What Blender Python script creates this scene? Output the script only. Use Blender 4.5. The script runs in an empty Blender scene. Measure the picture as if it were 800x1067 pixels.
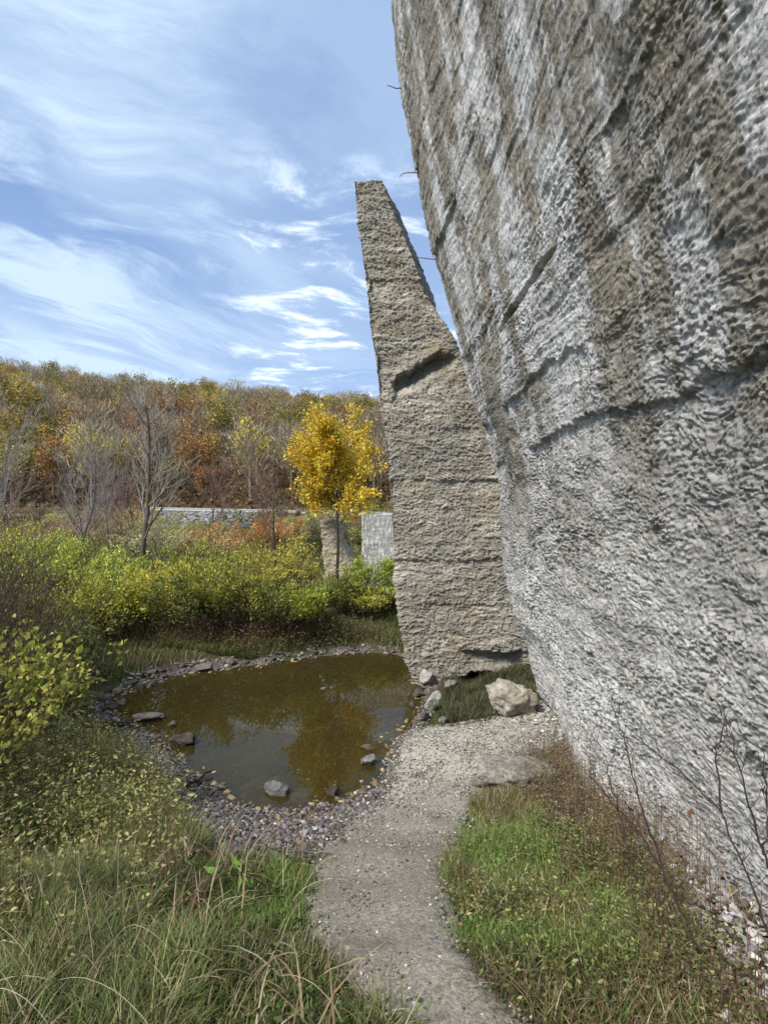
import bpy, math, random
import numpy as np
from mathutils import Vector

# ------------------------------------------------------------------ camera, sky, sun, exposure
SC = bpy.context.scene
COL = SC.collection
F, CX, CY, CAMZ = 560.0, 400.0, 533.5, 2.7        # focal length and centre in 800 x 1067 picture units
cam = bpy.data.cameras.new('camera')
cam.sensor_fit = 'VERTICAL'; cam.sensor_height = 24.0; cam.lens = 24.0 * F / 1067.0
cam.clip_start = 0.02; cam.clip_end = 3000
co = bpy.data.objects.new('camera', cam); COL.objects.link(co)
co.location = (0, 0, CAMZ); co.rotation_euler = (math.radians(90), 0, 0)
SC.camera = co

SUN_EL, SUN_AZ = 46.0, -135.0       # degrees; azimuth clockwise from +Y (the view direction)
sdir = Vector((math.sin(math.radians(SUN_AZ)) * math.cos(math.radians(SUN_EL)),
               math.cos(math.radians(SUN_AZ)) * math.cos(math.radians(SUN_EL)), math.sin(math.radians(SUN_EL))))
sl = bpy.data.lights.new('sun', 'SUN'); sl.energy = 2.1; sl.angle = math.radians(14); sl.color = (1.0, 0.93, 0.82)
so = bpy.data.objects.new('sun', sl); COL.objects.link(so)
so.rotation_euler = sdir.to_track_quat('Z', 'Y').to_euler(); so.location = (20, 5, 20)

SC.view_settings.view_transform = 'Standard'; SC.view_settings.look = 'None'
SC.view_settings.gamma = 1.0; SC.view_settings.use_curve_mapping = False
SC.view_settings.exposure = 1.26
SC.cycles.use_denoising = True
SC.cycles.max_bounces = 6; SC.cycles.diffuse_bounces = 3; SC.cycles.glossy_bounces = 3
SC.cycles.transmission_bounces = 4; SC.cycles.transparent_max_bounces = 8
SC.cycles.caustics_reflective = False; SC.cycles.caustics_refractive = False
SC.cycles.sample_clamp_indirect = 6.0


class NT:
    """small helper to write node trees"""
    def __init__(s, tree):
        s.t = tree; s.t.nodes.clear()
    def n(s, typ, props=None, **ins):
        nd = s.t.nodes.new(typ)
        for k, v in (props or {}).items(): setattr(nd, k, v)
        for k, v in ins.items():
            key = int(k[1:]) if k[0] == 'i' and k[1:].isdigit() else k.replace('_', ' ')
            s.put(nd.inputs[key], v)
        return nd
    def put(s, sock, v):
        if isinstance(v, bpy.types.NodeSocket): s.t.links.new(v, sock)
        elif isinstance(v, bpy.types.Node): s.t.links.new(v.outputs[0], sock)
        else:
            if isinstance(v, (tuple, list)) and len(v) == 3 and sock.type == 'RGBA': v = tuple(v) + (1,)
            sock.default_value = v
    def math(s, op, a, b=0.0, c=0.0, clamp=False):
        return s.n('ShaderNodeMath', {'operation': op, 'use_clamp': clamp}, i0=a, i1=b, i2=c).outputs[0]
    def mix(s, f, a, b, blend='MIX'):
        nd = s.t.nodes.new('ShaderNodeMix'); nd.data_type = 'RGBA'; nd.blend_type = blend
        s.put(nd.inputs[0], f); s.put(nd.inputs[6], a); s.put(nd.inputs[7], b)
        return nd.outputs[2]
    def noise(s, vec, scale, detail=4.0, rough=0.55, dist=0.0, col=False):
        nd = s.n('ShaderNodeTexNoise', None, Scale=scale, Detail=detail, Roughness=rough, Distortion=dist)
        if vec is not None: s.put(nd.inputs['Vector'], vec)
        return nd.outputs[1 if col else 0]
    def mapv(s, vec, sc=(1, 1, 1), loc=(0, 0, 0), rot=(0, 0, 0)):
        return s.n('ShaderNodeMapping', None, Vector=vec, Scale=sc, Location=loc, Rotation=rot).outputs[0]
    def ramp(s, v, lo, hi):
        nd = s.n('ShaderNodeMapRange', {'interpolation_type': 'SMOOTHSTEP'}, Value=v)
        nd.inputs['From Min'].default_value = lo; nd.inputs['From Max'].default_value = hi
        return nd.outputs[0]


# sky: physical sky with a layer of high cloud on a flat sheet of air far above
W = bpy.data.worlds.new('World'); SC.world = W; W.use_nodes = True
w = NT(W.node_tree)
tc = w.n('ShaderNodeTexCoord').outputs['Generated']
sky = w.n('ShaderNodeTexSky', {'sky_type': 'NISHITA', 'sun_disc': False, 'sun_elevation': math.radians(SUN_EL),
                               'sun_rotation': math.radians(SUN_AZ), 'altitude': 400, 'air_density': 1.0, 'dust_density': 0.4, 'ozone_density': 3.0})
sep = w.n('ShaderNodeSeparateXYZ', None, i0=tc)
zc = w.math('ADD', w.math('MAXIMUM', sep.outputs[2], 0.0), 0.10)
pl = w.n('ShaderNodeCombineXYZ', None, i0=w.math('DIVIDE', sep.outputs[0], zc), i1=w.math('DIVIDE', sep.outputs[1], zc), i2=0.0).outputs[0]
wr = w.noise(w.mapv(pl, (1, 1, 1), (5, 2, 0)), 0.8, 3, 0.5, 0.0, True)
plw = w.n('ShaderNodeVectorMath', {'operation': 'ADD'}, i0=pl, i1=w.n('ShaderNodeVectorMath', {'operation': 'MULTIPLY'}, i0=w.n('ShaderNodeVectorMath', {'operation': 'SUBTRACT'}, i0=wr, i1=(0.5, 0.5, 0.5)), i1=(0.9, 0.9, 0)))
c1 = w.noise(w.mapv(w.mapv(plw, (1, 1, 1), (0, 0, 0), (0, 0, 0.85)), (1.0, 0.42, 1), (7.1, 1.7, 0)), 2.3, 9, 0.66, 0.25)      # wisps
c2 = w.noise(w.mapv(plw, (0.8, 0.6, 1), (0.4, 6.2, 0)), 1.1, 6, 0.55, 0.3)                      # broad veil
c3 = w.noise(w.mapv(w.mapv(plw, (1, 1, 1), (0, 0, 0), (0, 0, -0.5)), (0.8, 1.5, 1), (2.0, 0.3, 0)), 3.6, 8, 0.66, 0.3)      # small ripples
ratio = w.math('DIVIDE', sep.outputs[0], w.math('MAXIMUM', sep.outputs[1], 0.05))
leftw = w.ramp(ratio, -0.08, -0.60)
rightw = w.ramp(ratio, -0.42, -0.15)
low = w.ramp(sep.outputs[2], 0.48, 0.16)
veil = w.math('ADD', w.math('MULTIPLY', w.ramp(c1, 0.42, 0.62), 0.72), w.math('MULTIPLY', w.ramp(c2, 0.42, 0.62), 0.50))
veil = w.math('MULTIPLY', veil, w.math('ADD', w.math('MULTIPLY', leftw, 0.80), 0.30))
puff = w.math('MULTIPLY', w.math('MULTIPLY', w.ramp(c3, 0.49, 0.66), rightw), w.math('MULTIPLY', w.ramp(sep.outputs[2], 0.62, 0.44), 0.72))
mask = w.math('ADD', w.math('ADD', veil, puff), w.math('MULTIPLY', low, w.math('MULTIPLY_ADD', leftw, 0.30, 0.36)), clamp=True)
mask = w.math('MULTIPLY', mask, 0.9)
skyc = w.mix(0.75, w.mix(1.0, sky, (0.80, 0.88, 1.10, 1), 'MULTIPLY'), (1.55, 2.35, 4.0, 1))
cloud = w.mix(puff, (3.9, 4.9, 5.9, 1), (7.4, 8.0, 9.0, 1))
bgcol = w.mix(mask, skyc, cloud)
bg = w.n('ShaderNodeBackground', None, Color=bgcol, Strength=0.080)
w.n('ShaderNodeOutputWorld', None, i0=bg)
W.cycles.sampling_method = 'MANUAL'; W.cycles.sample_map_resolution = 512

# ------------------------------------------------------------------ numeric noise
RS = np.random.RandomState(7)
PERM = RS.permutation(256); PERM = np.concatenate([PERM, PERM, PERM])
GR = RS.normal(size=(256, 3)); GR /= np.linalg.norm(GR, axis=1)[:, None]

def pn(x, y, z):
    x, y, z = np.broadcast_arrays(np.asarray(x, float), np.asarray(y, float), np.asarray(z, float))
    xi, yi, zi = np.floor(x).astype(int), np.floor(y).astype(int), np.floor(z).astype(int)
    xf, yf, zf = x - xi, y - yi, z - zi
    u, v, t = [a * a * a * (a * (a * 6 - 15) + 10) for a in (xf, yf, zf)]
    xi &= 255; yi &= 255; zi &= 255
    def g(i, j, k):
        h = PERM[PERM[PERM[(xi + i) & 255] + ((yi + j) & 255)] + ((zi + k) & 255)]
        q = GR[h]
        return q[..., 0] * (xf - i) + q[..., 1] * (yf - j) + q[..., 2] * (zf - k)
    def l(a, b, f): return a + (b - a) * f
    return l(l(l(g(0,0,0), g(1,0,0), u), l(g(0,1,0), g(1,1,0), u), v),
             l(l(g(0,0,1), g(1,0,1), u), l(g(0,1,1), g(1,1,1), u), v), t) * 1.6

def fbm(x, y, z, o=4, gain=0.5):
    s, a, f = 0, 1.0, 1.0
    for i in range(o):
        s = s + a * pn(x * f + i * 7.3, y * f + i * 3.1, z * f + i * 5.7); a *= gain; f *= 2.03
    return s

def sstep(a, b, x):
    t = np.clip((x - a) / (b - a), 0, 1); return t * t * (3 - 2 * t)

# ------------------------------------------------------------------ picture <-> world helpers (used to lay out the ground plan)
def P(px, py, Y):
    return np.array([(px - CX) / F * Y, Y, CAMZ + (CY - py) / F * Y])

def resample(poly, n, closed=True, smooth=2):
    p = np.array(poly, float)
    for _ in range(smooth):
        if closed:
            q = np.roll(p, -1, 0)
            p = np.stack([p * .75 + q * .25, p * .25 + q * .75], 1).reshape(-1, 2)
        else:
            q = p[1:]; r = p[:-1]
            p = np.vstack([p[:1], np.stack([r * .75 + q * .25, r * .25 + q * .75], 1).reshape(-1, 2), p[-1:]])
    return p

def sdist(poly, x, y):
    """signed distance to a closed polygon, negative inside"""
    x = np.asarray(x, float); y = np.asarray(y, float)
    d = np.full(x.shape, 1e9); ins = np.zeros(x.shape, bool)
    n = len(poly)
    for i in range(n):
        ax, ay = poly[i]; bx, by = poly[(i + 1) % n]
        ex, ey = bx - ax, by - ay
        wx, wy = x - ax, y - ay
        t = np.clip((wx * ex + wy * ey) / (ex * ex + ey * ey + 1e-12), 0, 1)
        d = np.minimum(d, (wx - ex * t) ** 2 + (wy - ey * t) ** 2)
        c = ((ay <= y) & (by > y)) | ((by <= y) & (ay > y))
        with np.errstate(divide='ignore', invalid='ignore'):
            xx = ax + (y - ay) / (by - ay + 1e-15) * ex
        ins ^= c & (x < xx)
    d = np.sqrt(d)
    return np.where(ins, -d, d)

POND_PX = [(122,752),(106,742),(112,722),(160,707),(220,698),(280,691),(330,684),(380,679),(415,681),(440,697),(444,745),
           (412,772),(409,800),(395,825),(345,845),(280,852),(230,838),(192,808),(166,778),(142,762)]
POND = resample([((px - CX) * CAMZ / (py - CY), F * CAMZ / (py - CY)) for px, py in POND_PX], 0)
BASE_Y = [-8, 0, 1.2, 2.0, 3.0, 4.0, 5.0, 6.0, 8, 10, 12, 16, 24, 40, 46, 49.5, 56, 60, 95, 150, 176, 230, 600]
BASE_Z = [1.45, 1.26, 1.17, 1.02, .72, .44, .28, .20, .2, .28, .42, .6, .85, 1.1, 1.3, 2.55, 2.65, 3.6, 14.5, 31.5, 34.5, 24, 10]

def H(x, y):
    x = np.asarray(x, float); y = np.asarray(y, float)
    b = np.interp(y, BASE_Y, BASE_Z)
    far = sstep(58, 150, y)
    b = b + far * (np.interp(x, [-200, -115, -57, 0, 60], [10, 7.2, 1.2, -3.6, -5]) + 3.0 * pn(x * .02, y * .02, 3.3))
    near = sstep(9.5, 6.0, y)
    b = b + near * (0.42 * sstep(-1.9, -4.6, x) * sstep(1.2, 3.2, y) + 0.10 * sstep(0.7, 1.9, x))
    b = b - .16 * np.exp(-((x - 1.35) / .75) ** 2 - ((y - 8.3) / .9) ** 2)
    b = b + sstep(24, 15, y) * sstep(-5.5, -9, x) * .4
    b = b + .05 * pn(x * .9, y * .9, 1.5) * sstep(70, 20, y) + .02 * pn(x * 2.7, y * 2.7, 9.5) * sstep(30, 12, y)
    close = (np.abs(x) < 16) & (y > -4) & (y < 20)
    if np.any(close):
        xc, yc = np.broadcast_arrays(x, y)
        d = sdist(POND, xc[close] + .07 * pn(xc[close] * 2.2, yc[close] * 2.2, 4.4), yc[close] + .07 * pn(xc[close] * 2.2, yc[close] * 2.2, 8.1))
        wd = np.where(yc[close] > 8.5, .9, 1.15)
        zo = b[close] * sstep(-.12, 1.0, d / wd) * 1.0 + .01
        zi = -.30 * sstep(0, 1.3, -d) - .004
        b = b.copy(); b[close] = np.where(d > 0, zo * sstep(0, .05, d) , zi)
    return b

def h1(x, y): return float(H(np.array([x], float), np.array([y], float))[0])

def G(px, py, ymax=60.0):
    """where the line of sight through a picture point meets the ground"""
    Y = np.concatenate([np.arange(.8, 16, .015), np.arange(16, ymax, .1)])
    X = (px - CX) / F * Y; Z = CAMZ + (CY - py) / F * Y
    hit = np.nonzero(Z <= H(X, Y))[0]
    i = hit[0] if len(hit) else len(Y) - 1
    return np.array([X[i], Y[i]])

def GP(lst): return resample([G(a, b) for a, b in lst], 0, smooth=2)

# path outline, dark gravel shore outline
PATH = GP([(430,1400),(394,1067),(364,1030),(324,990),(313,950),(322,905),(338,872),(395,838),(406,815),(408,785),(418,765),(450,757),(500,752),
           (545,744),(575,728),(640,742),(640,762),(604,772),(575,785),(532,800),(512,815),(495,840),(478,878),(471,930),(480,970),(502,1012),(556,1067),(720,1400)])
SHORE = GP([(98,738),(132,768),(158,812),(178,852),(205,882),(238,897),(300,898),(345,890),(400,850),(430,790),(360,790),(250,785),(180,735)])

# ------------------------------------------------------------------ mesh building
class MB:
    def __init__(s): s.v = []; s.f4 = []; s.f3 = []; s.c = []; s.n = 0
    def add(s, v, f, col=(1, 1, 1)):
        v = np.asarray(v, float).reshape(-1, 3); f = np.asarray(f, int)
        c = np.asarray(col, float)
        if c.ndim == 1: c = np.repeat(c[None], len(v), 0)
        s.v.append(v); s.c.append(c); (s.f4 if f.shape[1] == 4 else s.f3).append(f + s.n); s.n += len(v)
    def build(s, name, mat, parent=None, smooth=True, link=True):
        me = mesh_from(name, s.v, s.f4, s.f3, s.c, smooth)
        me.materials.append(mat)
        o = bpy.data.objects.new(name, me)
        if link: COL.objects.link(o)
        if parent is not None: o.parent = parent
        return o

def mesh_from(name, vs, f4, f3, cs=None, smooth=True):
    v = np.concatenate(vs); me = bpy.data.meshes.new(name)
    f4 = np.concatenate(f4) if len(f4) else np.zeros((0, 4), int); f3 = np.concatenate(f3) if len(f3) else np.zeros((0, 3), int)
    nl = f4.size + f3.size; nf = len(f4) + len(f3)
    me.vertices.add(len(v)); me.loops.add(nl); me.polygons.add(nf)
    me.vertices.foreach_set('co', v.astype(np.float32).ravel())
    me.loops.foreach_set('vertex_index', np.concatenate([f4.ravel(), f3.ravel()]).astype(np.int32))
    st = np.concatenate([np.arange(len(f4)) * 4, f4.size + np.arange(len(f3)) * 3]).astype(np.int32)
    me.polygons.foreach_set('loop_start', st)
    me.polygons.foreach_set('use_smooth', np.full(nf, smooth))
    me.update(calc_edges=True)
    if cs is not None:
        c = np.concatenate(cs); c = np.hstack([c, np.ones((len(c), 1))])
        a = me.color_attributes.new('col', 'FLOAT_COLOR', 'POINT'); a.data.foreach_set('color', c.astype(np.float32).ravel())
    return me

def grid_faces(nu, nv, wrap=False):
    a = np.arange(nu * nv).reshape(nu, nv)
    if wrap: a = np.vstack([a, a[:1]])
    return np.stack([a[:-1, :-1], a[1:, :-1], a[1:, 1:], a[:-1, 1:]], -1).reshape(-1, 4)

def tube(mb, pts, rad, k=6, col=(1, 1, 1)):
    pts = np.asarray(pts, float); rad = np.asarray(rad, float); n = len(pts)
    t = np.gradient(pts, axis=0); t /= np.linalg.norm(t, axis=1)[:, None] + 1e-9
    ref = np.array([0, 0, 1.0]) if abs(t[0, 2]) < .9 else np.array([1.0, 0, 0])
    a = np.cross(t, ref); a /= np.linalg.norm(a, axis=1)[:, None] + 1e-9
    b = np.cross(t, a)
    th = np.linspace(0, 2 * np.pi, k, endpoint=False)
    v = pts[:, None] + rad[:, None, None] * (a[:, None] * np.cos(th)[None, :, None] + b[:, None] * np.sin(th)[None, :, None])
    idx = np.arange(n * k).reshape(n, k); i2 = np.roll(idx, -1, 1)
    f = np.stack([idx[:-1], i2[:-1], i2[1:], idx[1:]], -1).reshape(-1, 4)
    mb.add(v, f, col)

def rand_dirs(rng, n):
    d = rng.normal(size=(n, 3)); return d / (np.linalg.norm(d, axis=1)[:, None] + 1e-9)

def leaves(mb, pos, size, cols, rng, aspect=.5, dirs=None, droop=0.0, fold=.25, up=0.0):
    """one folded diamond-shaped leaf per position"""
    n = len(pos); pos = np.asarray(pos)
    d = rand_dirs(rng, n) if dirs is None else dirs + .6 * rand_dirs(rng, n)
    d[:, 2] -= droop; d /= np.linalg.norm(d, axis=1)[:, None]
    r = rand_dirs(rng, n); r[:, 2] *= (1 - up * .8)
    s = np.cross(d, r); s /= np.linalg.norm(s, axis=1)[:, None] + 1e-9
    nn = np.cross(d, s)
    L = (size * rng.uniform(.6, 1.25, n))[:, None]; Wd = L * aspect
    m = pos + d * L * .45
    v = np.stack([pos, m + s * Wd * .5 + nn * Wd * fold, pos + d * L - nn * L * .15, m - s * Wd * .5 + nn * Wd * fold], 1)
    f = np.arange(n * 4).reshape(n, 4)
    mb.add(v.reshape(-1, 3), f, np.repeat(cols, 4, 0))

def pal(rng, n, cols, wts, jit=.22):
    c = np.array(cols)[rng.choice(len(cols), n, p=np.array(wts) / sum(wts))]
    return np.clip(c * (1 + jit * rng.normal(size=(n, 1))) * (1 + .04 * rng.normal(size=(n, 3))), .004, .9)

def blades(mb, x, y, z, h, wd, cols, rng, lean=.45, curl=.9, seg=4, lean_dir=None):
    n = len(x); th = rng.uniform(0, 2 * np.pi, n) if lean_dir is None else lean_dir
    ln = rng.uniform(.1, 1, n) * lean; cu = rng.uniform(.1, 1, n) * curl
    t = np.linspace(0, 1, seg + 1)[None]
    ang = (ln[:, None] + cu[:, None] * t ** 1.3)          # bend from the vertical along the blade
    dl = h[:, None] / seg
    out = np.cumsum(np.sin(ang) * dl, 1) - np.sin(ang[:, :1]) * dl; up = np.cumsum(np.cos(ang) * dl, 1) - np.cos(ang[:, :1]) * dl
    cxp = x[:, None] + out * np.cos(th)[:, None]; cyp = y[:, None] + out * np.sin(th)[:, None]; czp = z[:, None] + up
    fa = th + np.pi / 2 + rng.uniform(-.9, .9, n)
    ww = wd[:, None] * (1 - t ** 1.8) * .5 + .0002
    a = np.stack([cxp - np.cos(fa)[:, None] * ww, cyp - np.sin(fa)[:, None] * ww, czp], -1)
    b = np.stack([cxp + np.cos(fa)[:, None] * ww, cyp + np.sin(fa)[:, None] * ww, czp], -1)
    v = np.stack([a, b], 2).reshape(n, (seg + 1) * 2, 3)
    base = (np.arange(n) * (seg + 1) * 2)[:, None, None]
    q = np.arange(seg)[None, :, None] * 2 + np.array([0, 1, 3, 2])[None, None]
    mb.add(v.reshape(-1, 3), (base + q).reshape(-1, 4), np.repeat(cols, (seg + 1) * 2, 0))

# ------------------------------------------------------------------ naming
def tag(o, label=None, cat=None, group=None, kind=None):
    if label: o['label'] = label
    if cat: o['category'] = cat
    if group: o['group'] = group
    if kind: o['kind'] = kind
    return o

def empty(name, loc, label, cat, group=None, rz=0.0):
    o = bpy.data.objects.new(name, None); COL.objects.link(o)
    o.location = loc; o.rotation_euler = (0, 0, rz); o.empty_display_size = .2
    return tag(o, label, cat, group)

def copy_tree(o, parent=None):
    c = o.copy(); COL.objects.link(c); c.parent = parent
    for ch in o.children: copy_tree(ch, c)
    return c

# ------------------------------------------------------------------ materials
def material(name):
    m = bpy.data.materials.new(name); m.use_nodes = True
    return m, NT(m.node_tree)

def leaf_mat(name, transl=.35, rough=.55, spec=.25, objvar=0.0):
    m, t = material(name)
    a = t.n('ShaderNodeAttribute', {'attribute_name': 'col'}).outputs['Color']
    if objvar:
        r = t.n('ShaderNodeObjectInfo').outputs['Random']
        a = t.n('ShaderNodeHueSaturation', None, Hue=t.math('ADD', t.math('MULTIPLY', r, .03), .485), Saturation=1.0,
                Value=t.math('ADD', t.math('MULTIPLY', r, objvar), 1 - objvar * .5), Fac=1.0, Color=a).outputs[0]
    p = t.n('ShaderNodeBsdfPrincipled', None, Base_Color=a, Roughness=rough)
    p.inputs['Specular IOR Level'].default_value = spec
    tr = t.n('ShaderNodeBsdfTranslucent', None, Color=a)
    mx = t.n('ShaderNodeMixShader', None, i0=transl, i1=p, i2=tr)
    t.n('ShaderNodeOutputMaterial', None, i0=mx)
    return m

M_LEAF = leaf_mat('leaf'); M_LEAF_FAR = leaf_mat('leaf_far', .3, .8, .1, .35); M_GRASS = leaf_mat('grass_blade', .3, .5, .3)

def attr_mat(name, rough=.9, bump=.3, scale=60, spec=.2, var=.25):
    m, t = material(name)
    a = t.n('ShaderNodeAttribute', {'attribute_name': 'col'}).outputs['Color']
    oc = t.n('ShaderNodeTexCoord').outputs['Object']
    nz = t.noise(oc, scale, 8, .72)
    a = t.mix(1.0, a, t.n('ShaderNodeCombineColor', None, i0=t.math('MULTIPLY_ADD', nz, var * 2, 1 - var), i1=t.math('MULTIPLY_ADD', nz, var * 2, 1 - var), i2=t.math('MULTIPLY_ADD', nz, var * 2, 1 - var)), 'MULTIPLY')
    b = t.n('ShaderNodeBump', None, Strength=bump, Distance=.015, Height=nz)
    p = t.n('ShaderNodeBsdfPrincipled', None, Base_Color=a, Roughness=rough, Normal=b)
    p.inputs['Specular IOR Level'].default_value = spec
    t.n('ShaderNodeOutputMaterial', None, i0=p)
    return m

def stone_mat():
    m, t = material('stone')
    a = t.n('ShaderNodeAttribute', {'attribute_name': 'col'}).outputs['Color']
    oc = t.n('ShaderNodeTexCoord').outputs['Object']
    n1 = t.noise(oc, 14, 8, .75); n2 = t.noise(t.mapv(oc, (1, 1, 1.6)), 45, 6, .75); n3 = t.noise(oc, 5, 6, .7)
    c = t.mix(t.ramp(n1, .35, .62), t.mix(1.0, a, (.55, .52, .47, 1), 'MULTIPLY'), a)
    c = t.mix(t.math('MULTIPLY', t.ramp(n3, .52, .62), .45), c, t.mix(1.0, a, (.75, .66, .48, 1), 'MULTIPLY'))
    c = t.mix(t.math('MULTIPLY', t.ramp(n2, .56, .64), .6), c, (.09, .08, .065))
    principled(t, c, .92, n1, 1.0, .02, .15, n2, .006)
    return m
M_BARK = attr_mat('bark', .9, .5, 40); M_STONE = None; M_PEBBLE = attr_mat('pebble', .8, .2, 90, .25, .2)

def principled(t, col, rough, height=None, strength=.5, dist=.02, spec=.25, height2=None, d2=.004):
    p = t.n('ShaderNodeBsdfPrincipled', None, Base_Color=col, Roughness=rough)
    p.inputs['Specular IOR Level'].default_value = spec
    if height is not None:
        b = t.n('ShaderNodeBump', None, Strength=strength, Distance=dist, Height=height)
        if height2 is not None:
            b2 = t.n('ShaderNodeBump', None, Strength=strength, Distance=d2, Height=height2, Normal=b); b = b2
        t.put(p.inputs['Normal'], b.outputs[0])
    t.n('ShaderNodeOutputMaterial', None, i0=p)
    return p

M_STONE = stone_mat()
# ground
M_GROUND, t = material('ground_soil')
oc = t.n('ShaderNodeTexCoord').outputs['Object']
gat = t.n('ShaderNodeAttribute', {'attribute_name': 'col'}).outputs['Color']
gs = t.n('ShaderNodeSeparateColor', None, i0=gat)
gravel, green, farm = gs.outputs[0], gs.outputs[1], gs.outputs[2]
n1 = t.noise(oc, 2.2, 6, .6); n2 = t.noise(oc, 26, 5, .7); vor = t.n('ShaderNodeTexVoronoi', {'feature': 'F1'}, Vector=oc, Scale=34.0)
soil = t.mix(t.ramp(n1, .35, .65), (.055, .043, .028), (.085, .07, .04))
soil = t.mix(t.ramp(n2, .45, .7), soil, (.13, .105, .062))
grn = t.mix(t.ramp(n2, .4, .6), (.03, .045, .013), (.07, .085, .025))
fieldc = t.mix(t.ramp(t.noise(oc, .45, 6, .65), .35, .65), (.20, .16, .08), (.13, .115, .05))
hillc = t.mix(t.ramp(t.noise(oc, .12, 6, .65), .35, .65), (.085, .055, .032), (.12, .075, .035))
st = t.mix(t.ramp(vor.outputs['Color'], .1, .9), (.07, .062, .06), (.22, .20, .19))
c = t.mix(green, soil, grn)
c = t.mix(t.ramp(farm, .05, .45), c, fieldc); c = t.mix(t.ramp(farm, .55, .95), c, hillc)
c = t.mix(gravel, c, st)
hh = t.mix(gravel, n2, t.math('MULTIPLY', vor.outputs['Distance'], -1.6))
principled(t, c, .95, hh, .8, .02, .15)

# gravel path
M_PATH, t = material('path_gravel')
oc = t.n('ShaderNodeTexCoord').outputs['Object']
va = t.n('ShaderNodeTexVoronoi', {'feature': 'F1'}, Vector=oc, Scale=75.0); vb = t.n('ShaderNodeTexVoronoi', {'feature': 'F1'}, Vector=oc, Scale=190.0)
gr = t.n('ShaderNodeSeparateColor', None, i0=va.outputs['Color']).outputs[0]
gr2 = t.n('ShaderNodeSeparateColor', None, i0=vb.outputs['Color']).outputs[0]
wear = t.ramp(t.noise(oc, 1.3, 5, .6), .35, .65)
farx = t.ramp(t.n('ShaderNodeSeparateXYZ', None, i0=oc).outputs[1], 3.2, 6.0)
fine = t.mix(gr2, (.12, .105, .085), (.31, .275, .23)); chips = t.mix(gr, (.16, .15, .13), (.56, .53, .47))
c = t.mix(t.math('ADD', t.math('MULTIPLY', wear, .4), t.math('MULTIPLY', farx, .55)), fine, chips)
c = t.mix(t.math('MULTIPLY', t.ramp(t.noise(oc, 4, 4, .6), .5, .75), .45), c, (.10, .085, .065))
c = t.mix(t.math('MULTIPLY', farx, .45), c, (.46, .44, .38))
principled(t, c, .95, t.math('MULTIPLY', va.outputs['Distance'], -1.0), .45, .004, .15, t.math('MULTIPLY', vb.outputs['Distance'], -1.0), .004)

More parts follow.
